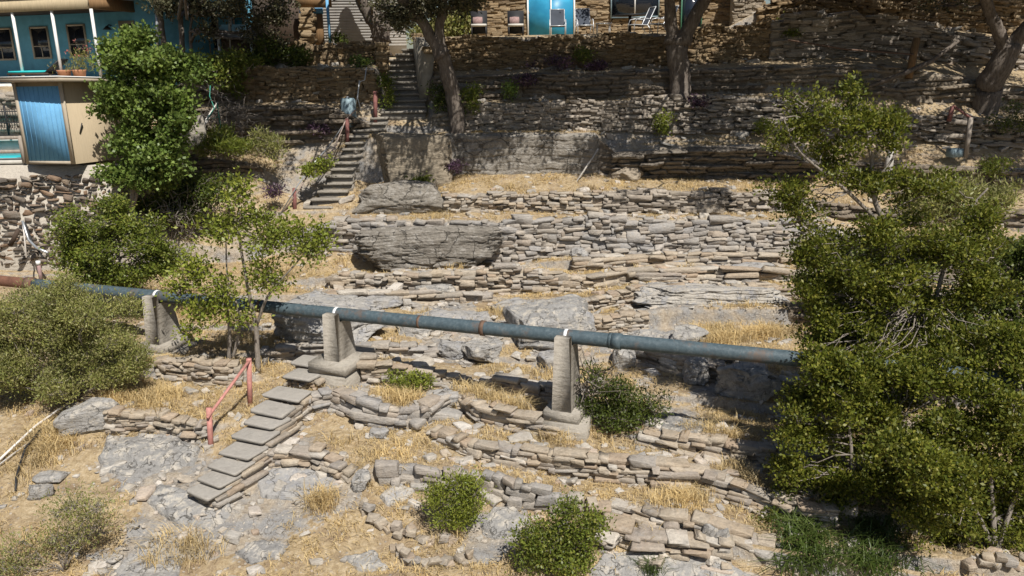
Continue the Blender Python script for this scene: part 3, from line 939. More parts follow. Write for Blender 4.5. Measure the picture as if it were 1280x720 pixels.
wall('retaining_wall', 'long straight wall of big grey blocks across the middle of the slope', 'L11', 398, 1090, 'greywall', hc=.19, lr=(.2, .62), dep=.4, hvar=.35, out=.02, jit=.11)
wall('retaining_wall', 'sunlit rubble wall on the grass shelf below the smooth tan rock', 'L12', 556, 752, hc=.11, lr=(.14, .36), out=.05)
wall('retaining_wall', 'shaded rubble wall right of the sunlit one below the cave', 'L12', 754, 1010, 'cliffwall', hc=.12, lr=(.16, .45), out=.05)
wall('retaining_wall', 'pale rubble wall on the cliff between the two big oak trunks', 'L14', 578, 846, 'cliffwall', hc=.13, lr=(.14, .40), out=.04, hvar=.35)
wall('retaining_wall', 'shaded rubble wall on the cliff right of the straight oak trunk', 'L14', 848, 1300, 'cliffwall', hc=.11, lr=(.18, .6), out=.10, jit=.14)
wall('retaining_wall', 'brown fieldstone wall under the shrubs left of the upper stairs', 'L15', 306, 474, 'brown', hc=.14, lr=(.15, .36), hvar=.3)
wall('retaining_wall', 'topmost brown wall in front of the grey sided house left of the stairs', 'L16', 306, 480, 'brown', hc=.13, lr=(.15, .4))
wall('retaining_wall', 'brown patio wall topped by the lounge chairs', 'L16', 537, 958, 'brown', hc=.13, lr=(.15, .45), hvar=.3)
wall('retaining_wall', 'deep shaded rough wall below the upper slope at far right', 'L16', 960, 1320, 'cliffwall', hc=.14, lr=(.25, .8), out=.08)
wall('retaining_wall', 'highest rough stone bank at far right beside the leaning oak', 'L17', 945, 1320, 'brown', hc=.13, lr=(.2, .6), out=.07)

strata('rock_ledge', 'L13', 566, 752, 'boulderrock', amp=.14, hl=.24, seed=1.3, smooth_face=.62, notch=.07)
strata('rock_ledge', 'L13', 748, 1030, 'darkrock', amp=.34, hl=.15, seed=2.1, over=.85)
strata('rock_ledge', 'L13', 1020, 1320, 'cliff', amp=.25, hl=.14, seed=7.1)
strata('rock_ledge', 'L14', 230, 470, 'cliff', amp=.40, hl=.17, seed=3.3, over=.25)
strata('rock_ledge', 'L14', 538, 584, 'cliff', amp=.25, hl=.15, seed=4.2)
strata('rock_ledge', 'L15', 536, 960, 'cliff', amp=.26, hl=.15, seed=5.7)
strata('rock_ledge', 'L15', 950, 1320, 'cliff', amp=.35, hl=.16, seed=6.1)
strata('rock_ledge', 'L13', 150, 330, 'cliff', amp=.25, hl=.15, seed=8.8)
strata('rock_ledge', 'L15', 215, 306, 'cliff', amp=.25, hl=.15, seed=9.8)
strata('rock_ledge', 'L13', -200, 150, 'cliffwall', amp=.22, hl=.17, seed=10.3)

strata('rock_ledge', 'L12', 1005, 1320, 'cliff', amp=.22, hl=.13, seed=12.2)
strata('rock_ledge', 'L11', 1085, 1320, 'cliff', amp=.25, hl=.13, seed=13.4)
strata('rock_ledge', 'L10', 990, 1320, 'cliff', amp=.2, hl=.12, seed=14.4)
strata('rock_ledge', 'L9', 1000, 1320, 'cliff', amp=.2, hl=.12, seed=15.4)
strata('rock_ledge', 'L7', 985, 1320, 'cliff', amp=.2, hl=.12, seed=16.4)
strata('rock_ledge', 'L12', 200, 345, 'cliff', amp=.18, hl=.12, seed=17.4)

# boulders
rock('boulder', 'long grey-brown boulder with a pale flat top below the long grey wall', 536, 333, 186, 44, 1.7, 'boulderrock', Y=24.7, p=6, lay_=.09, rough=.13, rz=.03, cuts=44, seed=3, taper=-.30, lean=-.16, cutn=3)
rock('boulder', 'big domed grey boulder with a crack behind the pipe', 683, 450, 110, 78, 2.2, 'grey', Y=19.9, p=5, rough=.14, cuts=34, seed=9, taper=.12, tilt=-.06)
rock('boulder', 'smaller pale boulder leaning on the right side of the big domed one', 728, 432, 34, 40, .8, 'pale', Y=20.2, p=3.5, rough=.15)
rock('rock_ledge_slab', 'long grey overhanging ledge slab with a rounded lip above the dry grass', 888, 389, 190, 27, 1.7, 'pale', Y=21.9, p=4.5, lay_=.14, rough=.17, cuts=40, seed=8, rz=-.04, cat='rock ledge')
rock('boulder', 'wide pale flat-topped rock behind the small tree and under the pipe', 412, 432, 140, 46, 2.2, 'pale', Y=19.9, p=5, rough=.14, lay_=.1, cuts=34, seed=13, rz=-.1)
rock('boulder', 'pale block half buried right of the second pier above the pipe shadow', 606, 455, 52, 28, .9, 'grey', p=5, rough=.15, rz=.5, tilt=.12)
rock('boulder', 'small angular pale block beside the last one below the pipe', 566, 448, 40, 22, .7, 'pale', p=5, rough=.15, rz=-.4)
rock('boulder', 'squarish grey boulder just under the pipe coupling', 782, 462, 28, 27, .5, 'grey', p=5, rough=.13)
rock('boulder', 'pointed grey boulder under the shaded stretch of the pipe', 872, 482, 38, 34, .6, 'grey', p=3, rough=.2, taper=.4)
rock('boulder', 'dark wide boulder in tree shade at the right end of the pipe', 940, 500, 72, 38, 1.0, 'grey', p=4, rough=.16)
rock('boulder', 'tilted smooth grey slab lying on dry grass at the left edge', 110, 541, 64, 30, .6, 'grey', p=6, rough=.08, tilt=-.30, rz=.25, cutn=4)
rock('boulder', 'wedge shaped grey stone ending the low wall left of the round bushes', 452, 614, 24, 20, .35, 'grey', p=5, rough=.14)
rock('boulder', 'smooth tan rock face right of the upper stone stairs', 511, 228, 106, 58, 1.1, 'tanrock', Y=28.3, p=7, rough=.07, cuts=34, seed=21, tilt=.03)
rock('boulder', 'low smooth sloping rock at the foot of the upper stairs', 502, 267, 126, 36, 1.5, 'boulderrock', Y=26.9, p=5, rough=.12, cuts=34, seed=23, taper=.25)
rock('boulder', 'rounded boulder at the left mouth of the dark cave', 785, 229, 46, 20, .8, 'tanrock', Y=28.5, p=4, rough=.15)
rock('boulder', 'square dark block above the rounded boulder at the cave mouth', 770, 214, 34, 20, .6, 'darkrock', Y=28.9, p=5, rough=.13)
rock('boulder', 'jutting block left of the crumbling stepped ledge', 722, 324, 28, 12, .6, 'pale', Y=25.6, p=6, rough=.14)
rock('boulder', 'half buried rock right of the shaded rubble wall on the grass', 888, 268, 30, 12, .5, 'tanrock', p=4, rough=.15)
for i, (a, b, w, h, tl) in enumerate([(887, 682, 18, 26, .12), (903, 688, 17, 30, -.1), (852, 664, 16, 24, .3)]):
    rock('boulder', ['left one of the two upright grey slabs in the lowest right wall', 'right one of the two upright grey slabs in the lowest right wall', 'slanted upright grey slab left of the pair in the lowest right wall'][i], a, b, w, h, .16, 'grey', p=5, rough=.12, tilt=tl, cuts=8, group='upright slabs in the lowest wall')
rock('boulder', 'flat grey stone among straw left of the bedrock sheet', 62, 606, 40, 10, .4, 'grey', p=5, rough=.12, cuts=9, tilt=-.1)
rock('boulder', 'small smooth grey stone below the flat one in the straw', 45, 624, 26, 14, .35, 'grey', p=3.5, rough=.12, cuts=9)
rock('log_stone', 'pale long stone lying on bedrock at the bottom edge', 884, 714, 28, 7, .18, 'pale', p=4, rough=.1, cuts=9, tilt=.3, cat='stone')
rock('boulder', 'grey block at the top left of the round bush', 475, 548, 26, 9, .35, 'pale', p=5, rough=.14, cuts=9)
rock('boulder', 'pair-wide pale cap stone beside the half-round wall', 556, 505, 34, 13, .5, 'pale', p=5, rough=.14, cuts=10, rz=.3)
for i, (a, b, w, h) in enumerate([(545, 368, 52, 12), (470, 386, 60, 12), (830, 330, 60, 11), (940, 345, 60, 13), (640, 388, 50, 10), (520, 420, 52, 16), (860, 432, 46, 20), (690, 462, 40, 18), (900, 455, 46, 16)]):
    rock('boulder', ['thin grey flagstone above the pipe behind the second pier', 'wide flat slab just left of the brown pipe ring', 'pale slab on the stepped ledge under the long wall', 'pale slab at the right end of the stepped ledges', 'thin slab above the big domed boulder', 'grey slab under the pipe right of the second pier', 'pale slab above the shaded half of the pipe', 'tan rock under the pipe right of the third pier', 'grey rock under the far right stretch of pipe'][i], a, b, w, h, .7, ['grey', 'pale', 'pale', 'pale', 'pale', 'grey', 'grey', 'pale', 'grey'][i], p=5, rough=.15, cuts=11, rz=rng.uniform(-.4, .4), lay_=.1, cat='rock slab')

outcrop('broad pale bedrock sheet below the low rubble wall left of the railing', [(122, 572), (136, 548), (200, 543), (252, 560), (246, 582), (160, 600), (126, 588)], 'grey', .10, 1)
outcrop('smooth grey bedrock sheet at the foot of the slab steps', [(183, 628), (200, 606), (232, 612), (288, 620), (290, 640), (262, 668), (222, 662)], 'grey', .10, 2)
outcrop('pale and rust patched rock sheet at the bottom edge', [(140, 712), (168, 692), (190, 668), (238, 672), (222, 728), (150, 730)], 'pale', .08, 3)
outcrop('isolated grey rock patch in the straw at the bottom', [(292, 692), (316, 676), (364, 680), (352, 698), (312, 706)], 'grey', .08, 4)
outcrop('cracked pale rock pavement right of the slab steps', [(318, 600), (340, 584), (418, 590), (428, 612), (384, 628), (326, 622)], 'pale', .07, 5)
outcrop('grey rock patch at the bottom below the small rubble edging', [(432, 694), (470, 688), (488, 712), (452, 722)], 'grey', .08, 6)
outcrop('grey rock sheet between the two round bottom bushes', [(596, 652), (612, 638), (640, 634), (668, 652), (640, 674), (604, 672)], 'grey', .10, 7)
outcrop('large smooth bedrock sheet at the bottom edge below the curved tan wall', [(736, 722), (752, 694), (800, 690), (850, 694), (905, 702), (945, 724), (880, 748), (760, 744)], 'grey', .12, 8)
outcrop('square grey slab in dappled shade right of the third pier', [(816, 546), (832, 522), (868, 522), (888, 540), (852, 560)], 'grey', .14, 9)
outcrop('pale rock patch left of the bottom bush', [(472, 622), (500, 604), (518, 614), (510, 626), (482, 632)], 'pale', .10, 10)
outcrop('wide pale rock shelf above the pipe', [(500, 398), (540, 386), (610, 390), (622, 402), (560, 410)], 'pale', .08, 11)
outcrop('grey rock shelf above the pipe right of the tan walls', [(768, 420), (800, 412), (860, 414), (880, 426), (830, 432)], 'grey', .10, 12)

# low edging of single stones
for lab, pts, sz in (('curving row of small round reddish stones bordering a straw bed', [(452, 632), (462, 640), (468, 652), (482, 662), (505, 668), (530, 674), (556, 676), (580, 678)], .19),
                     ('second lower row of small stones below the first border', [(492, 690), (505, 694), (512, 704), (535, 708), (560, 706), (590, 700)], .17),
                     ('row of rough stones edging the path at the bottom right under the tree', [(1210, 712), (1235, 706), (1262, 704), (1290, 702)], .2)):
    w3 = np.array([gpx(a, b)[0] for a, b in pts])
    s = np.concatenate([[0], np.cumsum(np.linalg.norm(np.diff(w3, axis=0), axis=1))])
    mb = MB()
    for lev in range(2):
        u = 0
        while u < s[-1]:
            l = sz * rng.uniform(.6, 1.4)
            c = np.array([np.interp(u, s, w3[:, k]) for k in range(3)]) + rng.normal(0, .03, 3)
            c[2] += sz * (.18 + .55 * lev) * .9
            a = rng.uniform(0, 6)
            if lev == 0 or rng.random() < .7:
                stone(mb, c, (l, sz * .9, sz * rng.uniform(.5, .85)), np.array([math.cos(a), math.sin(a), 0]), np.array([-math.sin(a), math.cos(a), 0]), rng.normal(0, .2), 1, 3, .13)
            u += l * 1.02
    o = mb.build('stone_edging', M['wall'], origin=w3[0])
    tag(o, lab, 'stone edging')

# left retaining wall: dark fieldstones in pale mortar
B, Tp = line_world('L11', -260, 150)
root = thing('fieldstone_wall', 'tall wall of dark fieldstones in pale mortar under the blue doored shed', 'stone wall', B[len(B) // 2])
n = len(B)
front = np.array([0, -.12, 0])
mb = MB()
V = np.concatenate([B + front * 1.3 + [0, 0, -.3], Tp + front, Tp + [0, .5, .0]])
q = [[i, i + 1, n + i + 1, n + i] for i in range(n - 1)] + [[n + i, n + i + 1, 2 * n + i + 1, 2 * n + i] for i in range(n - 1)]
mb.add(V, q).build('mortar', M['mortar'], root)
lay(MB(), B + front, Tp + front + [0, 0, -.16], hc=.155, lr=(.14, .46), dep=.26, gap=.075, out=-.02, hvar=.5, tilt=.16, jit=.16, cuts=2).build('fieldstone', M['retstone'], root)

# ------------------------------------------------------------------ stairs
slab_steps = [((233, 262), 615), ((246, 276), 600), ((258, 296), 584), ((272, 312), 566), ((288, 330), 546), ((303, 344), 528), ((312, 352), 513), ((326, 374), 494), ((352, 388), 469), ((362, 398), 452)]
b0, _ = gpx(250, 616)
root = thing('slab_staircase', 'curving flight of grey slab steps with a red pipe railing', 'stairs', b0)
for si, ((a, b), py) in enumerate(slab_steps):
    yy = float(D(py + 6)) - .40 - .065 * si
    l, r = P(a, py + 3, yy + .25), P(b, py + 6, yy - .12)
    mid = (l + r) / 2
    w = np.linalg.norm((r - l)[:2]) * .93
    ang = math.atan2(r[1] - l[1], r[0] - l[0])
    mb = MB()
    fwd = np.array([-math.sin(ang), math.cos(ang), 0])
    e1 = np.array([math.cos(ang), math.sin(ang), 0])
    stone(mb, mid + fwd * .27, (w, .58, .07), e1, fwd, rng.normal(0, .02), 1, 5, .03)
    tr = mb.build('step', M['steps'], root)
    mb = MB()
    for lv in range(6):
        u = -.5
        while u < .5:
            dl = rng.uniform(.12, .26)
            stone(mb, mid + fwd * .40 + e1 * (u + dl / 2) * w * .94 + [0, 0, -.085 - lv * .085], (dl * w * .98, .58, .085), e1, fwd, rng.normal(0, .04), 1, 5, .09)
            u += dl
    mb.build('riser_stones', M['wall'], tr)


def flight(label, steps, mat, dep=.55, hh=.30):
    p0 = P((steps[0][0] + steps[0][1]) / 2, steps[0][2], steps[0][3])
    root = thing('stone_staircase', label, 'stairs', p0)
    for a, b, py, Y in steps:
        l, r = P(a, py, Y), P(b, py, Y)
        mid = (l + r) / 2
        w = np.linalg.norm(r - l)
        mb = MB()
        stone(mb, mid + [0, dep / 2, -.035], (w, dep, .085), np.array([1.0, 0, 0]), np.array([0, 1.0, 0]), rng.normal(0, .015), 1, 6, .02)
        stone(mb, mid + [0, dep / 2 + .09, -.07 - hh / 2], (w * .97, dep, hh), np.array([1.0, 0, 0]), np.array([0, 1.0, 0]), rng.normal(0, .01), 1, 6, .03)
        mb.build('step', M[mat], root)


LOW = [(379, 416, 259, 27.1), (388, 424, 249, 27.3), (396, 434, 239, 27.55), (402, 440, 229, 27.8), (406, 440, 220, 28.0), (413, 443, 211, 28.2), (418, 448, 203, 28.4), (423, 454, 195, 28.6), (427, 456, 186, 28.8), (431, 458, 178, 29.0), (436, 480, 170, 29.15), (441, 481, 162, 29.3), (452, 482, 154, 29.45), (462, 484, 147, 29.6)]
flight('narrow lower flight of worn stone steps beside the old pipe handrail', LOW, 'oldsteps')
HIGH = [(476, 533, 139, 29.9), (480, 533, 132, 30.15), (486, 533, 125, 30.4), (487, 532, 117, 30.65), (487, 530, 110, 30.9), (486, 528, 102, 31.15), (484, 524, 95, 31.4), (482, 521, 88, 31.65), (482, 519, 81, 31.9), (486, 518, 74, 32.15), (494, 517, 67, 32.4), (502, 517, 61, 32.7)]
flight('upper flight of stone steps between the brown wall and the plastered parapet', HIGH, 'oldsteps')
# parapets
a, b = P(524, 118, 30.6), P(534, 116, 30.6)
a2 = P(516, 47, 32.6)
root = thing('parapet_wall', 'plastered stair parapet between the upper steps and the forked oak', 'wall', a)
mb = MB()
th = .34
prof = np.array([a + [0, 0, -.4], a2 + [0, 0, -1.4], a2 + [0, 0, .05], P(522, 48, 31.3), P(532, 66, 30.75), a + [0, 0, .25]])
V = np.concatenate([prof, prof + [th, .05, 0]])
m = len(prof)
T = [[0, i, i + 1] for i in range(1, m - 1)] + [[m, m + i + 1, m + i] for i in range(1, m - 1)]
Qd = [[i, m + i, m + (i + 1) % m, (i + 1) % m] for i in range(m)]
mb.add(V, Qd, T).build('plaster_face', M['concdark'], root)
mb = MB()
for i in range(7):
    u = i / 6
    c = prof[2] * (1 - u) + prof[4] * u if i < 7 else 0
    stone(mb, c + [th / 2, 0, .04], (.42, .5, .14), np.array([1.0, 0, 0]), np.array([0, 1.0, 0]), 0, 1, 5, .08)
mb.build('coping', M['brown'], root)
mb = MB()
for k in range(7):
    stone(mb, P(478, 86 - k * 5, 31.55) + [0, 0, 0], (.45, .5, .17), np.array([1.0, 0, 0]), np.array([0, 1.0, 0]), rng.normal(0, .05), 1, 5, .09)
tag(mb.build('stone_pier', M['brown'], origin=P(478, 88, 31.55)), 'square brown stone pier ending the wall left of the upper steps', 'pier')

# ------------------------------------------------------------------ pipe, piers
pa, pb = P(180, 368.5, 20.0), P(980, 447, 14.6)
dv = pb - pa
pu = dv / np.linalg.norm(dv)


def pipe_at(px):
    """point of the pipe axis in the plane of photo column px"""
    lo, hi = -1.5, 2.5
    for _ in range(50):
        m = (lo + hi) / 2
        w = pa + dv * m - CAM
        x_ = 640 + FPX * (w @ RT) / (w @ _f)
        if x_ < px:
            lo = m
        else:
            hi = m
    return pa + dv * lo


PRD = .152
root = thing('water_pipe', 'long blue-grey steel pipe with rust and white straps crossing the slope on concrete piers', 'pipe', pipe_at(420))
p0, p1 = pipe_at(44), pipe_at(1340)
n = 60
mb = MB()
mb.tube([p0 + (p1 - p0) * i / n for i in range(n + 1)], PRD, 24)
mb.build('pipe_body', M['pipe'], root, smooth=True)
mb = MB()
q0 = pipe_at(-120)
mb.tube([q0 + (p0 - q0) * i / 20 for i in range(21)], PRD * .98, 20)
mb.build('rusty_section', M['pinkstone'], root, smooth=True)
for px, rr, ln_, mt in ((604, 1.14, .045, 'rust'), (771, 1.13, .10, 'pipe'), (326, 1.05, .04, 'rust'), (38, 1.22, .10, 'rust'), (525, 1.02, .03, 'rust'), (764, 1.08, .05, 'pipe')):
    c = pipe_at(px)
    mb = MB()
    mb.tube([c - pu * ln_, c + pu * ln_], PRD * rr, 24)
    mb.build('coupling', M[mt], root)
pv = np.array([-pu[1], pu[0], 0])
pv /= np.linalg.norm(pv)
if pv[1] < 0:
    pv = -pv
ph = np.array([pu[0], pu[1], 0])
ph /= np.linalg.norm(ph)
zz = np.array([0, 0, 1.0])
for px, bpy_, lab in ((197, 441, 'first pier at the left, beside the grey-green bush'), (421, 484, 'second pier on a stepped block beside the slab steps'), (708, 526, 'third tall narrow pier behind the low twiggy bush')):
    c = pipe_at(px)
    mb = MB()
    mb.tube([c - ph * .035, c + ph * .035], PRD * 1.04, 24)
    mb.build('strap', M['strap'], root, smooth=True)
    c2 = c.copy()
    zg = P(px, bpy_, c[1] - .2)[2]
    H = c[2] - zg
    base = np.array([c[0], c[1], zg])
    pr = thing('concrete_pier', 'tapered concrete pipe support, the ' + lab, 'pipe support', base, 'concrete piers carrying the pipe')
    big = px == 421
    fz = .68 if big else .36
    prof = [(-.40, -.3), (-.36, H + .07), (-.17, H + .07), (-.165, H - PRD * .95), (.165, H - PRD * .95), (.18, H - .02), (.26, H - .02), (.56, -.3)]
    wb, wt = .235, .16
    V = []
    for sgn in (-1, 1):
        for v_, z_ in prof:
            k = max(0, min(1, z_ / H))
            V.append(base + ph * sgn * (wb * (1 - k) + wt * k) + pv * v_ + zz * z_)
    m = len(prof)
    caps = [[0, 1, 3], [1, 2, 3], [0, 3, 4], [0, 4, 7], [4, 5, 6], [4, 6, 7]]
    T = [x for x in caps] + [[m + a_, m + c_, m + b_] for a_, b_, c_ in caps]
    Qd = [[i, (i + 1) % m, m + (i + 1) % m, m + i] for i in range(m)]
    MB().add(V, Qd, T).build('column', M['concrete'], pr)
    ang = math.atan2(ph[1], ph[0])
    M3 = (ph, pv)
    mb = MB()
    mb.box(base + pv * .10 + zz * ((.66 if big else .22) - .06), (1.0, 1.42, .24) if big else (.78, 1.05, .26), rz=ang, ry=.012)
    mb.build('footing', M['concrete'], pr)
    mb = MB()
    if big:
        mb.box(base + pv * .08 + zz * .06, (.92, 1.34, .92), rz=ang)
    else:
        mb.box(base + pv * .12 - zz * .24 + ph * .06, (.95, 1.25, .62), rz=ang + .05, rx=.03)
    mb.build('base_block', M['concrete'], pr)

# ------------------------------------------------------------------ red railing
f1, f2 = P(263, 562, float(D(560)) + .1), P(312, 505, float(D(512)) + .1)
t1, t2 = P(261, 510, f1[1]), P(311, 448, f2[1])
root = thing('pipe_railing', 'faded red pipe railing of two posts beside the slab steps', 'railing', f1)
for a, b in ((f1, t1), (f2, t2)):
    MB().tube([a - zz * .2, b], .058, 12).build('post', M['redpaint'], root)
mid_ = np.array([0, -.07, 0])
d_ = (t2 - t1)
MB().tube([t1 + mid_ - zz * .16 - d_ * .03, t2 + mid_ - zz * .06 + d_ * .06], .034, 10).build('rail', M['redpaint'], root)

# old handrail beside the upper stairs
rt = thing('pipe_handrail', 'bent old pipe handrail with reddish posts beside the narrow lower flight', 'handrail', P(367, 262, 27.2))
for px, y0, y1, Y in ((368, 262, 235, 27.2), (434, 172, 148, 29.2), (469, 146, 114, 29.7)):
    MB().tube([P(px, y0, Y) - zz * .2, P(px, y1, Y)], .075 if px == 469 else .07, 10).build('post', M['dullred'], rt)
MB().tube([P(352, 268, 27.0), P(372, 240, 27.2), P(384, 220, 27.5), P(398, 208, 27.9), P(418, 185, 28.5), P(432, 150, 29.2), P(446, 136, 29.4)], .026, 8).build('rail', M['rail'], rt)
MB().tube([P(350, 268, 26.95), P(372, 232, 27.15), P(392, 204, 27.6), P(410, 184, 28.2), P(428, 158, 29.0)], .02, 8).build('rail', M['metal'], rt)
rt = thing('pipe_handrail', 'thin bent white pipe rail above the blue grey tank', 'handrail', P(446, 122, 29.9))
MB().tube([P(445, 130, 29.9), P(450, 102, 30.0), P(456, 100, 30.1), P(458, 84, 30.2)], .02, 6).build('rail', M['chrome'], rt)
MB().tube([P(452, 140, 29.9), P(447, 122, 29.9), P(449, 100, 29.95)], .018, 6).build('rail', M['chrome'], rt)
# tank
c = P(437, 155, 29.75)
rt = thing('steel_tank', 'small blue grey cylindrical tank standing beside the stone stairs', 'tank', c)
n = 10
MB().tube([c + zz * (-.1), c + zz * .04, c + zz * .86, c + zz * .92], [.27, .27, .27, .22], 20).build('tank_body', M['tank'], rt, smooth=False)
MB().tube([c + zz * .12, c + zz * .15], .28, 20).build('band', M['rust'], rt)
MB().tube([c + zz * .90, c + zz * .98], .06, 8).build('cap', M['metal'], rt)

# loose poles, cables, pipes, tools
o = MB().tube([P(718, 231, 28.0), P(748, 186, 28.75)], .03, 6).build('wooden_pole', M['driftwood'], origin=P(718, 231, 28.0))
tag(o, 'pale wooden pole leaning on the tan rock face', 'pole')
g1, g2 = gpx(2, 580)[0], gpx(86, 510)[0]
o = MB().tube([g1 + zz * .10 - (g2 - g1) * .3, g1 + zz * .12, (g1 + g2) / 2 + zz * .2, g2 + zz * .12], .026, 8).build('cut_pole', M['pvc'], origin=g1)
tag(o, 'upper pale pole lying on straw at the left edge', 'pole')
g1, g2 = gpx(-4, 588)[0], gpx(52, 548)[0]
o = MB().tube([g1 + zz * .06 - (g2 - g1) * .3, (g1 + g2) / 2 + zz * .10, g2 + zz * .1], .018, 8).build('cut_pole', M['driftwood'], origin=g1)
tag(o, 'lower thin pale pole lying beside the first in the straw', 'pole')
cp = [gpx(a, b)[0] + zz * h for a, b, h in ((52, 543, .12), (46, 556, .2), (34, 572, .22), (26, 588, .12), (21, 602, .08), (20, 616, .04))]
o = MB().tube(cp, .022, 8).build('black_cable', M['navy'], origin=cp[0])
tag(o, 'black cable trailing down over the straw at the left edge', 'cable')
rt = thing('wall_pipes', 'bundle of grey pipes and a brown board against the fieldstone wall', 'pipes', P(30, 320, 24.1))
MB().tube([P(28, 276, 24.1), P(32, 288, 24.05), P(36, 300, 23.9), P(46, 310, 23.7), P(60, 316, 23.5)], .04, 8).build('pipe', M['metal'], rt)
MB().tube([P(28, 276, 24.15), P(30, 290, 24.1), P(33, 322, 23.9)], .025, 8).build('pipe', M['pvc'], rt)
MB().tube([P(31, 278, 24.15), P(40, 302, 24.0), P(54, 322, 23.6)], .03, 8).build('pipe', M['navy'], rt)
MB().box(P(18, 297, 24.2), (.12, .05, .62), ry=R(35)).build('board', M['darkwood'], rt)
c = gpx(50, 343)[0]
c = P(50, 343, 23.0)
rt = thing('vent_pipe', 'leaning capped white and pink stub pipe below the fieldstone wall', 'pipe', c)
MB().tube([c - zz * .3, P(48, 329, 23.0)], .055, 10).build('pipe', M['redpaint'] if False else M['pinkc'], rt)
MB().tube([P(48, 331, 23.0), P(47.4, 326, 23.0)], .065, 10).build('cap', M['white'], rt)
rt = thing('pole_bundle', 'white poles tangled with green hose leaning on the bank beside the shed', 'poles', P(240, 176, 27.6))
for a, b in (((247, 166), (272, 128)), ((232, 182), (243, 165)), ((250, 166), (270, 133))):
    MB().tube([P(*a, 27.6), P(*b, 28.6)], .035, 8).build('pole', M['pvc'], rt)
MB().tube([P(263, 105, 28.6), P(262, 120, 28.5), P(268, 135, 28.3), P(258, 150, 28.0), P(274, 146, 28.0), P(271, 128, 28.3), P(276, 160, 27.8)], .018, 6).build('hose', M['hose'], rt)

# ------------------------------------------------------------------ shed and pool
sl_, sr_ = P(36, 206, 24.8), P(94, 206, 24.45)
mid_c = P(88, 206, 24.45)
ax = (sr_ - sl_); ax[2] = 0
Wd = np.linalg.norm(ax); ax /= Wd
ay = np.array([-ax[1], ax[0], 0])
zb = sr_[2] + .02
Hs = 2.42
rt = thing('garden_shed', 'tan shed with a bright blue door standing on the fieldstone wall', 'shed', (sl_[0], sl_[1], zb))


def obox(mb, o0, ex, ey, x0, x1, y0, y1, z0, z1):
    v = [o0 + ex * x + ey * y + zz * z for x in (x0, x1) for y in (y0, y1) for z in (z0, z1)]
    return mb.add(v, [[0, 1, 3, 2], [4, 6, 7, 5], [0, 4, 5, 1], [2, 3, 7, 6], [0, 2, 6, 4], [1, 5, 7, 3]])


o0 = np.array([sl_[0], sl_[1], zb])
# side wall runs away to the right: the shed plan is a quadrilateral
sx_ = (P(168, 204, 26.2) - np.array([sr_[0], sr_[1], zb])); sx_[2] = 0
Ls = np.linalg.norm(sx_); sx_ /= Ls
o1 = np.array([sr_[0], sr_[1], zb])
mb = MB()
back = np.cross(zz, sx_)
c4 = [o0, o1, o1 + sx_ * Ls, o0 + sx_ * Ls]
V = [p for p in c4] + [p + zz * (Hs - (.0 if i < 2 else .12)) for i, p in enumerate(c4)]
mb.add(V, [[0, 1, 5, 4], [1, 2, 6, 5], [2, 3, 7, 6], [3, 0, 4, 7], [4, 5, 6, 7]])
mb.build('wall', M['tanwall'], rt)
dn = -ay if (-ay)[1] < 0 else ay
mb = MB()
obox(mb, o0, ax, dn, .08, Wd - .10, .012, .045, .10, Hs - .12)
d = mb.build('door', M['bluetrim'], rt)
mb = MB()
for k in range(9):
    u = .08 + (Wd - .18) * (k + .5) / 9
    obox(mb, o0, ax, dn, u - .012, u + .012, .046, .056, .10, Hs - .13)
mb.build('batten', M['bluetrim'], d)
for (u0, u1) in ((-.03, .075), (Wd - .095, Wd + .03)):
    mb = MB(); obox(mb, o0, ax, dn, u0, u1, .004, .06, 0, Hs); mb.build('corner_trim', M['tantrim'], rt)
mb = MB(); obox(mb, o0, ax, dn, .076, Wd - .096, .008, .05, 0, .095); mb.build('sill', M['tantrim'], rt)
mb = MB()
ov = .36
r0 = [o0 - ax * .32 + dn * ov, o1 + ax * .10 + dn * ov, o1 + sx_ * (Ls + .3) - back * .0 + np.cross(sx_, zz) * ov, o0 + sx_ * (Ls + .3)]
r0[1] = o1 + dn * ov + np.cross(sx_, zz) * ov * .8
V = [p + zz * (Hs + .02 - (.12 if i > 1 else 0)) for i, p in enumerate(r0)]
V += [p + zz * .12 for p in V]
mb.add(V, [[0, 3, 2, 1], [4, 5, 6, 7], [0, 1, 5, 4], [1, 2, 6, 5], [2, 3, 7, 6], [3, 0, 4, 7]])
rf = mb.build('roof', M['tantrim'], rt)
mb = MB()
V2 = [p + zz * .004 for p in V[4:]] + [p + zz * .035 for p in V[4:]]
cc = sum(V2[:4]) / 4
V2 = [p + (p - cc) * .015 * np.array([1, 1, 0]) for p in V2]
mb.add(V2, [[0, 3, 2, 1], [4, 5, 6, 7], [0, 1, 5, 4], [1, 2, 6, 5], [2, 3, 7, 6], [3, 0, 4, 7]])
mb.build('roof_sheet', M['white'], rf)
# handle on side wall
h0 = P(97, 165, 24.6)
MB().box(o1 + sx_ * .35 + np.cross(sx_, zz) * .03 + zz * 1.05, (.03, .05, .32), ry=R(18), rz=.5).build('handle', M['navy'], rt)

# concrete block wall past the shed
c = P(232, 188, 27.4)
rt2 = MB().box(P(232, 168, 27.4), (1.35, .25, 1.3), rz=.1, bev=.03).build('block_wall', M['concrete'], origin=c)
tag(rt2, 'low pale concrete wall between the bright green tree and the leaning poles', 'wall')
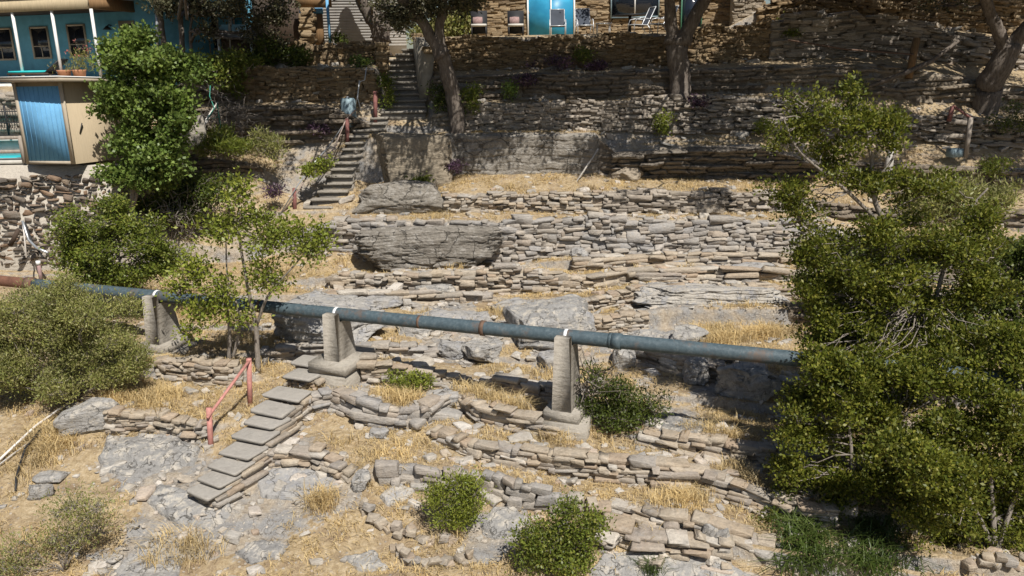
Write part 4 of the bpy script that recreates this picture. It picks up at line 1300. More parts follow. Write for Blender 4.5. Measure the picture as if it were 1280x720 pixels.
# pool
pw = P(-30, 199, 25.6)
rt = thing('swimming_pool', 'raised pool with turquoise water and pale rim left of the shed', 'pool', (pw[0], pw[1], zb))
x0, x1 = P(-160, 200, 25.6)[0], sl_[0] - .25
cx, wx = (x0 + x1) / 2, x1 - x0
ZB = zb
mb = MB()
mb.box((cx, 26.75, ZB + .02), (wx, 2.6, .10)).build('water', M['pool'], rt)
MB().box((cx, 25.3, ZB + .05), (wx + .1, .26, .18), bev=.02).build('rim', M['pooldeck'], rt)
MB().box((cx, 28.25, ZB + .22), (wx + .1, .2, .5)).build('pool_wall', M['liner'], rt)
MB().box((cx, 28.1, ZB + .50), (wx + .1, .34, .08)).build('rim', M['pooldeck'], rt)
for zz_, rr in ((.36, .05), (.78, .06)):
    MB().box((cx, 25.05, ZB + zz_), (wx, .07, .11), bev=.01).build('rail', M['greywood'], rt)
MB().box((x1 - .02, 25.05, ZB + .42), (.10, .10, .84), bev=.01).build('post', M['greywood'], rt)
# metal fence behind pool
rt = thing('metal_fence', 'short dark metal picket fence behind the pool', 'fence', P(10, 166, 27.7))
for px in (-40, 8, 31):
    MB().box(P(px, 150, 27.7), (.05, .05, 1.0)).build('post', M['navy'], rt)
mb = MB()
for px in np.arange(-60, 31, 3.2):
    mb.box(P(px, 148, 27.7), (.018, .018, .62))
mb.build('pickets', M['navy'], rt)
for py in (140, 154):
    l, r = P(-60, py, 27.7), P(31, py - 1, 27.7)
    MB().tube([l, r], .02, 6).build('rail', M['navy'], rt)


# ------------------------------------------------------------------ houses
def window(parent, o0, ex, en, x0, x1, z0, z1, fr=.07, pane='glass', mull=True, frame='tantrim'):
    mb = MB()
    obox(mb, o0, ex, en, x0 - fr, x0, .003, .05, z0 - fr, z1 + fr)
    obox(mb, o0, ex, en, x1, x1 + fr, .003, .05, z0 - fr, z1 + fr)
    obox(mb, o0, ex, en, x0, x1, .003, .05, z1, z1 + fr)
    obox(mb, o0, ex, en, x0, x1, .003, .05, z0 - fr, z0)
    f = mb.build('window', M[frame], parent)
    mb = MB()
    obox(mb, o0, ex, en, x0, x1, -.12, .014, z0, z1)
    mb.build('pane', M[pane], f)
    if mull:
        mb = MB()
        zm = z0 + (z1 - z0) * .38
        obox(mb, o0, ex, en, x0, x1, .015, .035, zm - .018, zm + .018)
        obox(mb, o0, ex, en, (x0 + x1) / 2 - .018, (x0 + x1) / 2 + .018, .016, .034, z0, zm - .018)
        mb.build('sash', M['tantrim'], f)
    return f


yaw = R(-14)
ex = np.array([math.cos(yaw), math.sin(yaw), 0])
en = np.array([ex[1], -ex[0], 0])       # outward, to the camera
dk = P(122, 103, 30.0)                  # front corner of the porch at deck level
deck_z = dk[2]
c = np.array([dk[0], dk[1], deck_z])
rt = thing('blue_house', 'two storey blue stucco house with white porch posts above the shed', 'house', c)
wo_ = c - en * 2.4                      # wall plane origin below the porch corner
mb = MB(); obox(mb, wo_, ex, en, -9, 2.2, -5, 0, -1.0, 5.4); mb.build('wall', M['bluewall'], rt)
mb = MB(); obox(mb, c, ex, en, -9, .06, -2.39, .12, -.35, 0); mb.build('porch_floor', M['pooldeck'], rt)
topz = P(118, 11, 30.0)[2] - deck_z
mb = MB(); obox(mb, c, ex, en, -9, .12, -.02, .10, topz, topz + .42); mb.build('fascia', M['fascia'], rt)
mb = MB(); obox(mb, c, ex, en, .0, .12, -2.38, -.03, topz + .02, topz + .42); mb.build('fascia', M['wood'], rt)
mb = MB(); obox(mb, c, ex, en, -9, -.01, -2.38, -.03, topz + .06, topz + .2); mb.build('soffit', M['darkwood'], rt)
mb = MB(); obox(mb, c, ex, en, -9, .15, -2.38, .14, topz + .425, topz + .50); mb.build('balcony_floor', M['white'], rt)
mb = MB()
for k in range(40):
    u = -8.6 + k * .22
    if u < 0:
        obox(mb, c, ex, en, u, u + .04, 0, .04, topz + .505, topz + 1.4)
obox(mb, c, ex, en, -9, .1, -.01, .06, topz + 1.41, topz + 1.47)
mb.build('balcony_railing', M['white'], rt)


def along(px, py, plane_o, e, nrm):
    """distance along e from plane_o where the view through px, py meets that vertical plane"""
    d = P(px, py, 20) - CAM
    t_ = ((plane_o - CAM) @ nrm) / (d @ nrm)
    h = CAM + d * t_
    return (h - plane_o) @ e, h[2] - plane_o[2]


for px, py in ((23, 60), (72, 60), (121, 60), (-30, 60)):
    u, _ = along(px, py, c, ex, en)
    mb = MB(); mb.tube([c + ex * u + zz * 0, c + ex * u + zz * topz], .055, 10); mb.build('post', M['white'], rt)
for (a, y0, b, y1) in ((-16, 38, 19, 73), (39, 36, 64, 71), (85, 33, 110, 69)):
    u0, z1 = along(a, y0, wo_, ex, en)
    u1, z0 = along(b, y1, wo_, ex, en)
    window(rt, wo_, ex, en, u0, u1, z0, z1)
u0, z1 = along(151, 29, wo_, ex, en); u1, _ = along(166, 29, wo_, ex, en)
mb = MB(); obox(mb, wo_, ex, en, u0 - .08, u1 + .08, .003, .05, 0.02, z1 + .08); d = mb.build('door', M['tantrim'], rt)
mb = MB(); obox(mb, wo_, ex, en, u0 + .04, u1 - .04, .052, .06, .9, z1 - .05); mb.build('pane', M['glass'], d)
u, z_ = along(140, 36, wo_, ex, en)
p_ = wo_ + ex * u + zz * z_
mb = MB(); mb.tube([p_ + en * .02 + zz * .12, p_ + en * .15 + zz * .14, p_ + en * .26 + zz * .08], .02, 8); lp = mb.build('wall_lamp', M['navy'], rt)
mb = MB(); mb.tube([p_ + en * .26 + zz * .1, p_ + en * .26 + zz * .04, p_ + en * .26 - zz * .04], [.04, .09, .17], 14); mb.build('lamp_shade', M['navy'], lp)

# set-back right part of the blue house with glass doors and deck posts
c2 = P(178, 75, 33.5)
rt = thing('blue_house_wing', 'set-back blue wing with sliding doors behind the dark oak foliage', 'house', c2)
ex2 = np.array([1.0, 0, 0]); en2 = np.array([0, -1.0, 0])
mb = MB(); obox(mb, c2, ex2, en2, -.6, 4.3, -5, 0, -1, 4.5); mb.build('wall', M['bluewall'], rt)
for (a, y0, b, y1) in ((188, 26, 222, 62), (240, 20, 274, 60), (293, 22, 306, 50)):
    u0, z1 = along(a, y0, c2, ex2, en2); u1, z0 = along(b, y1, c2, ex2, en2)
    window(rt, c2, ex2, en2, u0, u1, z0, z1, mull=False, pane='glass' if a != 293 else 'blueglass')
u0, z1 = along(204, 27, c2, ex2, en2); u1, z0 = along(222, 62, c2, ex2, en2)
for px, y0, y1 in ((195, -6, 60), (286, -6, 48)):
    mb = MB(); mb.tube([P(px + (y1 - y0) * .05, y1 + 18, 31.4), P(px, y0, 31.4)], .06, 10); mb.build('post', M['metal'], rt)
mb = MB(); mb.box(P(240, 2, 32) + zz * .35, (5.2, 2.6, .25)); mb.build('balcony_floor', M['wood'], rt)
mb = MB()
for px in (238, 262, 284):
    mb.box(P(px, 54, 33), (.05, .05, .8))
mb.tube([P(225, 44, 33), P(290, 43, 33)], .03, 6)
mb.build('deck_railing', M['greywood'], rt)

# small metal roofed hutch
c = P(300, 62, 31.6)
rt = thing('metal_hutch', 'small hutch with a sloping grey metal roof among the shrubs', 'hutch', c)
MB().box(c + [0, .2, .05], (1.2, .9, .9)).build('body', M['darkwood'], rt)
MB().box(c + [0, 0, .66], (1.6, 1.25, .05), rx=R(24)).build('roof', M['metal'], rt)
for sx1 in (-.6, .6):
    MB().box(c + [sx1, -.5, -.1], (.08, .08, 1.1)).build('post', M['chrome'], rt)

# brown wooden house with stone column
c = P(385, 56, 33.8)
rt = thing('wooden_house', 'brown board house with a stone column beside the grey sided one', 'house', c)
MB().box(P(372, 30, 36) + [-.2, 0, 0], (2.6, 3, 2.8)).build('wall', M['darkwood'], rt)
MB().box(P(392, 4, 33.8) + zz * .1, (1.4, .2, .5)).build('fascia', M['wood'], rt)
MB().box(P(396, 38, 34.3), (.55, .1, 1.3)).build('board_panel', M['wood'], rt)
MB().box(P(389, 14, 34.3), (.95, .1, .24)).build('blue_panel', M['bluetrim'], rt)
mb = MB()
for k in range(12):
    stone(mb, P(384, 56 - k * 4, 33.7), (.55 + rng.normal(0, .04), .5, .16), np.array([1.0, 0, 0]), np.array([0, 1.0, 0]), rng.normal(0, .05), 1, 5, .1)
mb.build('stone_column', M['brown'], rt)
MB().box(P(411, 30, 33.6), (.10, .10, 1.9)).build('post', M['bluetrim'], rt)
for px, py in ((328, 40), (338, 40)):
    MB().box(P(335, 35, 35), (.6, .08, 1.5)).build('window', M['glass'], rt)
    break
# grey lap sided house
c = P(458, 56, 36.0)
rt = thing('grey_sided_house', 'grey lap sided house end behind the broad oak trunk', 'house', c)
l, r = P(405, 56, 36.0), P(508, 52, 36.6)
exg = (r - l); exg[2] = 0; Lg = np.linalg.norm(exg); exg /= Lg; eng = np.array([exg[1], -exg[0], 0])
mb = MB(); obox(mb, l, exg, eng, 0, Lg, -4, 0, -.5, 3.2); mb.build('wall', M['siding'], rt)
mb = MB()
for k in range(28):
    z0 = -.1 + k * .115
    v = [l + exg * x + eng * y + zz * z for x in (0, Lg) for y, z in ((.004, z0), (.014, z0), (.006, z0 + .114))]
    mb.add(v, [[1, 4, 5, 2], [0, 3, 4, 1]], [[0, 1, 2], [3, 5, 4]])
mb.build('lap_boards', M['siding'], rt)
mb = MB(); obox(mb, l, exg, eng, -.3, Lg + .3, -4.2, .35, 3.22, 3.4); mb.build('roof', M['metal'], rt)

# stone patio house at right
l, r = P(598, 47, 38.0), P(952, 38, 36.4)
exs = (r - l); exs[2] = 0; Lh = np.linalg.norm(exs); exs /= Lh; ens = np.array([exs[1], -exs[0], 0])
lz = l.copy(); lz[2] = 12.05
rt = thing('stone_house', 'brown stone house with a blue sliding door behind the patio chairs', 'house', lz)
mb = MB(); obox(mb, lz, exs, ens, 0, Lh, -6, 0, -.4, 3.2); mb.build('wall', M['brown'], rt)
n = 30
Bp = np.array([lz + exs * Lh * i / n for i in range(n + 1)]) + ens * .02
Tpp = Bp + zz * 2.6
lay(MB(), Bp, Tpp, hc=.10, lr=(.2, .6), dep=.1, out=.015, hvar=.3).build('stone_facing', M['brown'], rt)


def sl(a, y0, b, y1):
    u0, z1 = along(a, y0, lz + ens * .09, exs, ens); u1, z0 = along(b, y1, lz + ens * .09, exs, ens)
    return u0, z1, u1, z0


ow = lz + ens * .20
u0, _, u1, _ = sl(661, 0, 717, 40)
f = window(rt, ow, exs, ens, u0, u1, .08, 2.15, fr=.07, pane='blueglass', mull=False, frame='white')
mb = MB(); obox(mb, ow, exs, ens, (u0 + u1) / 2 - .03, (u0 + u1) / 2 + .03, .016, .05, .08, 2.15); mb.build('stile', M['white'], f)
u0, _, u1, z0 = sl(765, 0, 822, 20)
f = window(rt, ow, exs, ens, u0, u1, z0, z0 + 1.3, fr=.06, mull=False, frame='tank')
mb = MB(); obox(mb, ow, exs, ens, (u0 + u1) / 2 - .03, (u0 + u1) / 2 + .03, .016, .05, z0, z0 + 1.3); mb.build('stile', M['white'], f)
u0, _, u1, z0 = sl(853, 0, 875, 36)
f = window(rt, ow, exs, ens, u0, u1, .08, 2.1, fr=.06, mull=False, pane='glass', frame='greenpaint')
mb = MB(); obox(mb, lz, exs, ens, -.5, Lh + .4, -6, .9, 3.22, 3.4); mb.build('roof', M['metal'], rt)
# lit stone buttress at its right end
c = P(930, 33, 35.6)
o = MB().box(c + zz * .9, (1.15, .6, 2.2), bev=.04)
Bp = np.array([c + [-.6 + 1.2 * i / 8, -.31, -.3] for i in range(9)])
lay(o, Bp, Bp + zz * 2.2, hc=.10, lr=(.15, .4), dep=.12, out=.015)
o = o.build('stone_buttress', M['tanrock'], origin=c)
tag(o, 'pale stone buttress at the right end of the patio house', 'buttress')


# ------------------------------------------------------------------ patio furniture
def sling_chair(label, pos, rz, tilt=R(25)):
    root = thing('sling_chair', label, 'chair', pos, 'sling chairs on the patio')
    cr, sr = math.cos(rz), math.sin(rz)

    def L(x, y, z):   # x right, y forward
        return np.asarray(pos) + np.array([x * cr - y * sr, x * sr + y * cr, z])
    mb = MB()
    for s in (-.28, .28):
        mb.tube([L(s, .42, .36), L(s, -.18, .34), L(s, -.52, 1.02)], .018, 8)
        mb.tube([L(s * 1.1, .40, 0), L(s * 1.1, .38, .36), L(s * 1.1, .30, .56), L(s * 1.1, .10, .60), L(s * 1.1, -.28, .56)], .018, 8)
    mb.tube([L(-.28, -.52, 1.02), L(.28, -.52, 1.02)], .018, 8)
    mb.tube([L(-.28, .42, .36), L(.28, .42, .36)], .018, 8)
    mb.build('frame', M['chrome'], root)
    for s in (-.3, .3):
        MB().tube([L(s, -.18, .34), L(s, -.42, 0)], .018, 8).build('rear_leg', M['chrome'], root)
    v = [L(s, y, z) for s in (-.265, .265) for y, z in ((.42, .365), (.1, .33), (-.18, .345), (-.35, .68), (-.52, 1.02))]
    v += [p + zz * -.012 + np.array([0, .004, 0]) for p in v]
    q = [[i, i + 1, 6 + i, 5 + i] for i in range(4)] + [[10 + i, 15 + i, 16 + i, 11 + i] for i in range(4)]
    MB().add(v, q).build('sling_seat', M['sling'], root)
    return root


tz = 12.12


def onpatio(px, Y):
    p = P(px, 46, Y)
    return np.array([p[0], p[1], max(gz(p[0], p[1]), 12.0)])


sling_chair('left one of two sling chairs in front of the blue sliding door', onpatio(697, 32.9), R(178))
sling_chair('right one of two sling chairs in front of the blue sliding door', onpatio(730, 32.9), R(184))
sling_chair('sling chair beside the black table left of the straight oak trunk', onpatio(800, 33.1), R(105))
sling_chair('sling chair half hidden behind the straight oak trunk', onpatio(828, 32.8), R(110))
c = onpatio(787, 34.4)
rt = thing('patio_table', 'round black patio table between the chairs and the window', 'table', c)
MB().tube([c + zz * .68, c + zz * .72], .72, 28).build('table_top', M['navy'], rt)
MB().tube([c, c + zz * .68], .06, 10).build('pedestal', M['navy'], rt)
MB().tube([c, c + zz * .05], [.3, .25], 16).build('foot', M['navy'], rt)
c = onpatio(754, 33.6)
rt = thing('side_table', 'low pale metal side table right of the pair of sling chairs', 'table', c)
MB().box(c + zz * .45, (.6, .45, .04)).build('table_top', M['chrome'], rt)
for sx1 in (-.25, .25):
    for sy1 in (-.18, .18):
        MB().box(c + [sx1, sy1, .215], (.03, .03, .43)).build('leg', M['chrome'], rt)
for px, lab in ((599, 'dark patio armchair with a pink patterned cushion at the corner of the stone house'), (645, 'armchair with a pink patterned cushion left of the blue sliding door')):
    c = onpatio(px, 33.6)
    rt = thing('patio_armchair', lab, 'armchair', c, 'cushioned armchairs on the patio')
    MB().box(c + [0, 0, .42], (.62, .6, .10), bev=.02).build('seat_cushion', M['pooldeck'], rt)
    MB().box(c + [-.05, .22, .62], (.40, .12, .28), rx=R(-14), bev=.04).build('back_cushion', M['pinkc'], rt)
    MB().box(c + [0, .36, .55], (.66, .06, .9), rx=R(-12)).build('backrest', M['navy'], rt)
    for sx1 in (-.28, .28):
        for sy1 in (-.25, .25):
            MB().box(c + [sx1, sy1, .18], (.045, .045, .36)).build('leg', M['navy'], rt)
# chaise on the blue house porch
c = np.array([P(42, 100, 30.4)[0], 30.9, deck_z])
rt = thing('chaise_lounge', 'sun lounger with a turquoise cushion on the blue house porch', 'lounger', c)
MB().box(c + [-.3, 0, .34], (1.5, .62, .07)).build('bed_frame', M['darkwood'], rt)
MB().box(c + [-.32, 0, .42], (1.4, .58, .09), bev=.02).build('cushion', M['turq'], rt)
MB().box(c + [.62, 0, .58], (.85, .6, .06), ry=R(-38)).build('backrest', M['navy'], rt)
for sx1 in (-.95, .5):
    for sy1 in (-.26, .26):
        MB().box(c + [sx1, sy1, .15], (.06, .06, .30)).build('leg', M['darkwood'], rt)

# right side odds and ends on the shaded slope
c = P(1210, 197, 28.6)
rt = thing('wooden_stand', 'grey post with a reddish sloping frame on the shaded slope below the leaning oak', 'post frame', c)
MB().box(P(1210, 172, 28.6), (.13, .13, 1.4)).build('post', M['greywood'], rt)
MB().tube([P(1186, 152, 29.2), P(1191, 133, 29.2)], .08, 6).build('post', M['dullred'], rt)
MB().tube([P(1191, 132, 29.2), P(1214, 148, 28.6)], .045, 6).build('rail', M['dullred'], rt)
c = P(1193, 195, 28.7)
o = MB().box(c + zz * .12, (.45, .35, .30), rz=.3).build('grey_crate', M['tank'], origin=c)
tag(o, 'grey box on the ground beside the grey post', 'box')
rt = thing('old_fence', 'leaning brown fence post with a thin pipe rail on the shaded slope', 'fence', P(1142, 95, 31))
MB().tube([P(1136, 98, 30.9), P(1146, 48, 31.1)], .14, 7).build('post', M['wood'], rt)
MB().tube([P(985, 50, 31.2), P(1060, 62, 30.9), P(1142, 68, 30.9)], .03, 6).build('rail', M['rust'], rt)
o = MB().tube([P(1075, 112, 30.2), P(1130, 92, 30.2), P(1165, 76, 30.3), P(1198, 51, 30.5)], [.06, .09, .08, .06], 8).build('fallen_branch', M['bark'], origin=P(1130, 92, 30.2))
tag(o, 'long dark fallen branch lying across the shaded ledges at right', 'branch')
o = MB().tube([P(1109, 226, 27.2), P(1112, 200, 27.3), P(1118, 176, 27.5), P(1120, 160, 27.6)], [.16, .13, .11, .05], 8).build('dead_trunk', M['driftwood'], origin=P(1109, 226, 27.2))
tag(o, 'bleached dead trunk standing behind the slender right-hand tree', 'dead tree')
c = P(1148, 215, 28.3)


# ------------------------------------------------------------------ plants
def leaves(mb, C, m, sig, L, W, up=.35, size_var=.3, outc=None):
    """m leaves round every clump centre in C"""
    C = np.asarray(C, float)
    N = len(C) * m
    if N == 0:
        return
    off = rng.normal(0, 1, (N, 3)) * np.array([1, 1, .75]) * sig
    p = np.repeat(C, m, 0) + off
    a = rng.normal(0, 1, (N, 3)) + off / (sig + 1e-6) * .6
    a[:, 2] += up
    a /= np.linalg.norm(a, axis=1, keepdims=True) + 1e-9
    nn_ = rng.normal(0, 1, (N, 3))
    nn_[:, 2] += .8
    sd_ = np.cross(a, nn_)
    sd_ /= np.linalg.norm(sd_, axis=1, keepdims=True) + 1e-9
    nr = np.cross(sd_, a)
    k = 1 + rng.uniform(-size_var, size_var, (N, 1))
    l, w = L * k, W * k
    V = np.stack([p, p + a * l * .45 + sd_ * w * .5 + nr * w * .12, p + a * l, p + a * l * .45 - sd_ * w * .5 + nr * w * .12], 1)
    mb.add(V.reshape(-1, 3), np.arange(N * 4).reshape(-1, 4))


def clumps(c, r, n, gap=-.25, sd=0.0, shell=.5):
    d = rng.normal(0, 1, (n, 3))
    d /= np.linalg.norm(d, axis=1, keepdims=True)
    u = shell + (1 - shell) * rng.random((n, 1)) ** .6
    u *= np.where(rng.random((n, 1)) < .25, rng.random((n, 1)), 1)
    u *= np.where(rng.random((n, 1)) < .12, 1.22, 1)
    u *= 1 + .34 * vn(d[:, 0] * 2.1 + c[0], d[:, 1] * 2.1 + c[1], d[:, 2] * 2.1 + sd)[:, None]
    p = np.asarray(c) + d * u * np.asarray(r)
    k = vn(p[:, 0] * 1.6 + sd, p[:, 1] * 1.6, p[:, 2] * 1.6) > (gap if max(r) > .7 else -2)
    return p[k]


def bend(a, b, n=5, w=.08):
    a, b = np.asarray(a, float), np.asarray(b, float)
    L = np.linalg.norm(b - a)
    u = np.linspace(0, 1, n)[:, None]
    p = a * (1 - u) + b * u
    q = rng.normal(0, w * L, (n, 3))
    q[0] = q[-1] = 0
    return p + q


def smooth_path(pts, n=4):
    pts = np.asarray(pts, float)
    m = len(pts)
    if m < 3:
        return np.array([pts[0] * (1 - u) + pts[-1] * u for u in np.linspace(0, 1, 6)])
    ex_ = np.vstack([2 * pts[0] - pts[1], pts, 2 * pts[-1] - pts[-2]])
    out = []
    for i in range(1, m):
        p0_, p1_, p2_, p3_ = ex_[i - 1], ex_[i], ex_[i + 1], ex_[i + 2]
        for u in np.linspace(0, 1, n, endpoint=False):
            out.append(.5 * (2 * p1_ + (p2_ - p0_) * u + (2 * p0_ - 5 * p1_ + 4 * p2_ - p3_) * u * u + (3 * p1_ - p0_ - 3 * p2_ + p3_) * u ** 3))
    out.append(pts[-1])
    return np.array(out)


def plant(name, label, cat, base, trunks, blobs, mat, L, W, per, sig, bark='twig', group=None, twig_r=.012, gap=-.25, up=.35, twig_share=.35, shell=.5, flare=True, limb_r=.05, dens=1.45, split=True):
    """trunks: (points, start radius, end radius); blobs: (centre, radii, number of clumps)"""
    base = np.asarray(base, float)
    root = thing(name, label, cat, base, group)
    tb, nodes = MB(), []
    for pts, r0, r1 in trunks:
        sp = smooth_path(pts, 5)
        k = len(sp)
        rr = np.linspace(r0, r1, k) * (1 + .035 * rng.normal(0, 1, k))
        if flare and r0 > .1:
            rr[0] *= 1.5; rr[1] *= 1.2
        sp = sp + rng.normal(0, r0 * .05, sp.shape) * (np.linspace(0, 1, k)[:, None] > .05)
        tb.tube(sp, rr, 12 if r0 > .1 else 7)
        nodes += list(sp[k // 3:])
    if not nodes:
        nodes = [base]
    nodes = np.array(nodes)
    cb = MB()
    sub = []
    for c, r, n_ in blobs:
        c, r = np.asarray(c, float), np.asarray(r, float)
        if r.max() < .42 or not split:
            sub.append((c, r, n_))
            continue
        k_ = 7
        for _ in range(k_):
            d_ = rng.normal(0, 1, 3)
            d_ /= np.linalg.norm(d_)
            f_ = rng.uniform(.28, .52)
            sub.append((c + d_ * r * rng.uniform(.30, .84), r * f_ * np.array([1, 1, .8]), int(n_ * f_ ** 2 * 1.15) + 2))
    for c, r, n_ in sub:
        c = np.asarray(c, float)
        cl = clumps(c, r, int(n_ * dens), gap, rng.uniform(0, 40), shell)
        leaves(cb, cl, per, sig, L * 1.12, W * 1.25, up)
        if len(cl) == 0:
            continue
        d = np.linalg.norm(nodes - c, axis=1) + 1.2 * np.maximum(0, nodes[:, 2] - c[2])
        st = nodes[int(np.argmin(d))]
        hub = c - np.array([0, 0, r[2] * .3])
        tb.tube(bend(st, hub, 6, .06), np.linspace(limb_r, limb_r * .45, 6) * (.7 if split else 1), 6)
        for q_ in cl[rng.random(len(cl)) < twig_share]:
            tb.tube(bend(hub + rng.normal(0, .12, 3) * np.asarray(r), q_, 4, .1), np.linspace(twig_r * 1.3, twig_r * .5, 4), 4, cap=False)
    tb.build('trunk' if trunks else 'branches', M[bark], root)
    cb.build('crown' if trunks else 'foliage', M[mat], root)
    return root


def blob(px, py, rx, ry, Y, n, dy=None):
    c = P(px, py, Y)
    k = np.linalg.norm(c - CAM) / FPX
    return (c, (rx * k, dy if dy else rx * k * .9, ry * k), n)


def B_(lst, Y, dn):
    return [blob(a, b, rx, ry, Y + (e[0] if e else 0), int(dn * rx * ry / 1000) + 3) for a, b, rx, ry, *e in lst]


g0 = P(165, 262, 24.7)
plant('leafy_tree', 'bright green bushy tree hiding the right side of the shed', 'tree', g0,
      [([g0, P(168, 200, 24.5), P(172, 140, 24.4), P(180, 80, 24.4)], .09, .03), ([g0, P(180, 210, 24.6), P(205, 130, 24.6)], .07, .03)],
      B_([(165, 78, 40, 32), (205, 90, 38, 28), (158, 125, 36, 32), (205, 132, 34, 32), (162, 175, 30, 28), (196, 190, 36, 30), (152, 215, 26, 24), (186, 225, 30, 24), (232, 88, 26, 20, .6), (172, 48, 24, 12), (225, 165, 18, 24)], 24.3, 62),
      'leaf_bright', .10, .075, 26, .13, limb_r=.03)
g0 = P(265, 118, 29.4)
plant('shrub', 'mid green shrub on the bank between the bright tree and the metal hutch', 'shrub', g0, [], B_([(262, 85, 28, 28), (240, 95, 22, 18), (285, 95, 22, 22), (300, 78, 22, 14)], 29.5, 60), 'leaf_olive', .10, .05, 22, .14)
g0 = P(335, 82, 31.2)
plant('shrub', 'dark shrub above the brown fieldstone wall left of the wooden house', 'shrub', g0, [], B_([(335, 66, 26, 20), (362, 70, 18, 14), (318, 78, 16, 14)], 31.0, 60), 'leaf_dark', .10, .05, 22, .14)
g0 = P(285, 192, 27.4)
plant('grassy_shrub', 'rounded green shrub below the tangle of white poles', 'shrub', g0, [], B_([(285, 176, 32, 16), (262, 184, 16, 12)], 27.4, 110), 'leaf_olive', .16, .022, 20, .10, up=1.2)
g0 = P(345, 200, 27.6)
plant('wispy_shrub', 'wispy olive shrub under the layered ledge left of the handrail', 'shrub', g0, [], B_([(345, 182, 26, 18), (325, 176, 16, 14)], 27.6, 50), 'leaf_sage', .14, .02, 16, .12, up=1.0)
g0 = P(240, 285, 25.9)
plant('shrub', 'dark shaded shrub filling the hollow right of the fieldstone wall', 'shrub', g0, [], B_([(215, 235, 34, 30), (262, 235, 32, 26), (190, 260, 26, 22), (240, 262, 34, 18)], 25.8, 50), 'leaf_dark', .09, .045, 22, .15)
g0 = P(392, 222, 27.6)
plant('shrub', 'small yellow-green plant under the bent handrail', 'plant', g0, [], B_([(388, 212, 14, 9), (404, 204, 10, 9)], 27.5, 160), 'leaf_yellow', .09, .045, 18, .08)
g0 = P(148, 372, 21.6)
plant('leafy_bush', 'large dense olive bush over the pipe below the fieldstone wall', 'bush', g0, [([g0, P(150, 330, 21.6), P(140, 290, 21.6)], .05, .02)],
      B_([(112, 292, 36, 30), (152, 280, 34, 28), (190, 302, 32, 30), (132, 325, 42, 34), (186, 340, 34, 28), (96, 325, 30, 26), (160, 355, 34, 18), (212, 330, 18, 20), (78, 300, 16, 16), (140, 258, 18, 12), (115, 352, 26, 16)], 21.4, 58), 'leaf_olive', .075, .035, 26, .11, limb_r=.025)
g0 = P(323, 467, 18.3)
plant('small_tree', 'sparse multi-stemmed young tree in front of the pipe beside the first pier', 'tree', g0,
      [([g0, P(320, 410, 18.3), P(312, 370, 18.2), P(300, 300, 18.1), P(298, 245, 18.1)], .07, .015), ([P(286, 462, 18.45), P(286, 400, 18.3), P(270, 350, 18.3), P(240, 335, 18.2)], .055, .015), ([P(320, 410, 18.3), P(335, 370, 18.1), P(365, 335, 18.0), P(395, 300, 18.0)], .04, .012), ([P(288, 462, 18.45), P(300, 400, 18.3), P(285, 350, 18.3), P(282, 285, 18.3)], .045, .012)],
      B_([(298, 236, 22, 20), (276, 285, 30, 24), (338, 298, 30, 24), (245, 335, 26, 24), (384, 308, 30, 24), (280, 365, 28, 22), (335, 345, 30, 20), (252, 388, 24, 20), (236, 412, 14, 10), (402, 292, 14, 16), (318, 268, 20, 16), (362, 285, 22, 18), (225, 360, 14, 16), (300, 395, 20, 12)], 18.1, 42), 'leaf_yellow', .085, .042, 20, .12, limb_r=.016, twig_share=.5, split=False, gap=-.1, shell=.25)
g0 = P(95, 500, 17.2)
plant('fine_leaved_bush', 'broad grey-green bush with dry twigs left of the first pier', 'bush', g0, [],
      B_([(42, 392, 44, 34), (90, 380, 40, 30), (135, 410, 40, 34), (60, 440, 48, 38), (120, 455, 44, 34), (165, 448, 28, 26), (8, 420, 44, 40), (12, 475, 40, 28), (75, 365, 26, 18), (90, 480, 40, 18), (-40, 440, 50, 50)], 17.0, 96), 'leaf_sage', .06, .019, 34, .12, twig_r=.008, limb_r=.015, up=.8, twig_share=.6)
g0 = P(770, 534, 15.9)
plant('twiggy_bush', 'low dark green bush with bare twigs beside the third pier', 'bush', g0, [],
      B_([(738, 512, 28, 20), (782, 492, 34, 26), (815, 505, 22, 20), (762, 520, 34, 14), (800, 520, 26, 14), (742, 470, 12, 16)], 15.9, 62), 'leaf_dark', .06, .022, 24, .09, twig_r=.008, limb_r=.012, up=.6, twig_share=.9)
g0 = P(568, 656, 13.1)
plant('round_bush', 'round yellow-green bush left of the bottom pair on the straw terrace', 'bush', g0, [], B_([(560, 626, 26, 20), (546, 616, 14, 16), (592, 614, 14, 20), (575, 606, 14, 14), (572, 640, 28, 12), (590, 634, 16, 14)], 13.1, 95), 'leaf_yellow', .055, .019, 22, .085, twig_r=.006, limb_r=.01, up=1.2, gap=.0, twig_share=.9)
g0 = P(700, 714, 12.1)
plant('round_bush', 'denser green bush right of the bottom pair beside the bedrock sheet', 'bush', g0, [], B_([(690, 672, 28, 22), (735, 656, 22, 16), (668, 692, 26, 18), (712, 695, 34, 16), (708, 638, 14, 16), (724, 676, 22, 20), (660, 668, 12, 12)], 12.1, 95), 'leaf_olive', .05, .026, 24, .09, twig_r=.006, limb_r=.01, up=.9, gap=.0, twig_share=.8)
g0 = P(512, 490, 17.4)
plant('round_bush', 'small green bush inside the half-round wall below the second pier', 'bush', g0, [], B_([(506, 476, 20, 12), (528, 476, 14, 10)], 17.4, 170), 'leaf_yellow', .06, .028, 18, .06, twig_r=.006, limb_r=.01, up=.8)
g0 = P(80, 712, 12.2)
plant('dry_bush', 'sparse half-dry bush in the straw at the bottom left', 'bush', g0, [], B_([(92, 655, 40, 32), (60, 685, 44, 26), (118, 632, 20, 14), (20, 700, 30, 26)], 12.2, 26), 'leaf_sage', .055, .016, 18, .12, twig_r=.006, limb_r=.01, up=1.0, twig_share=1.0)
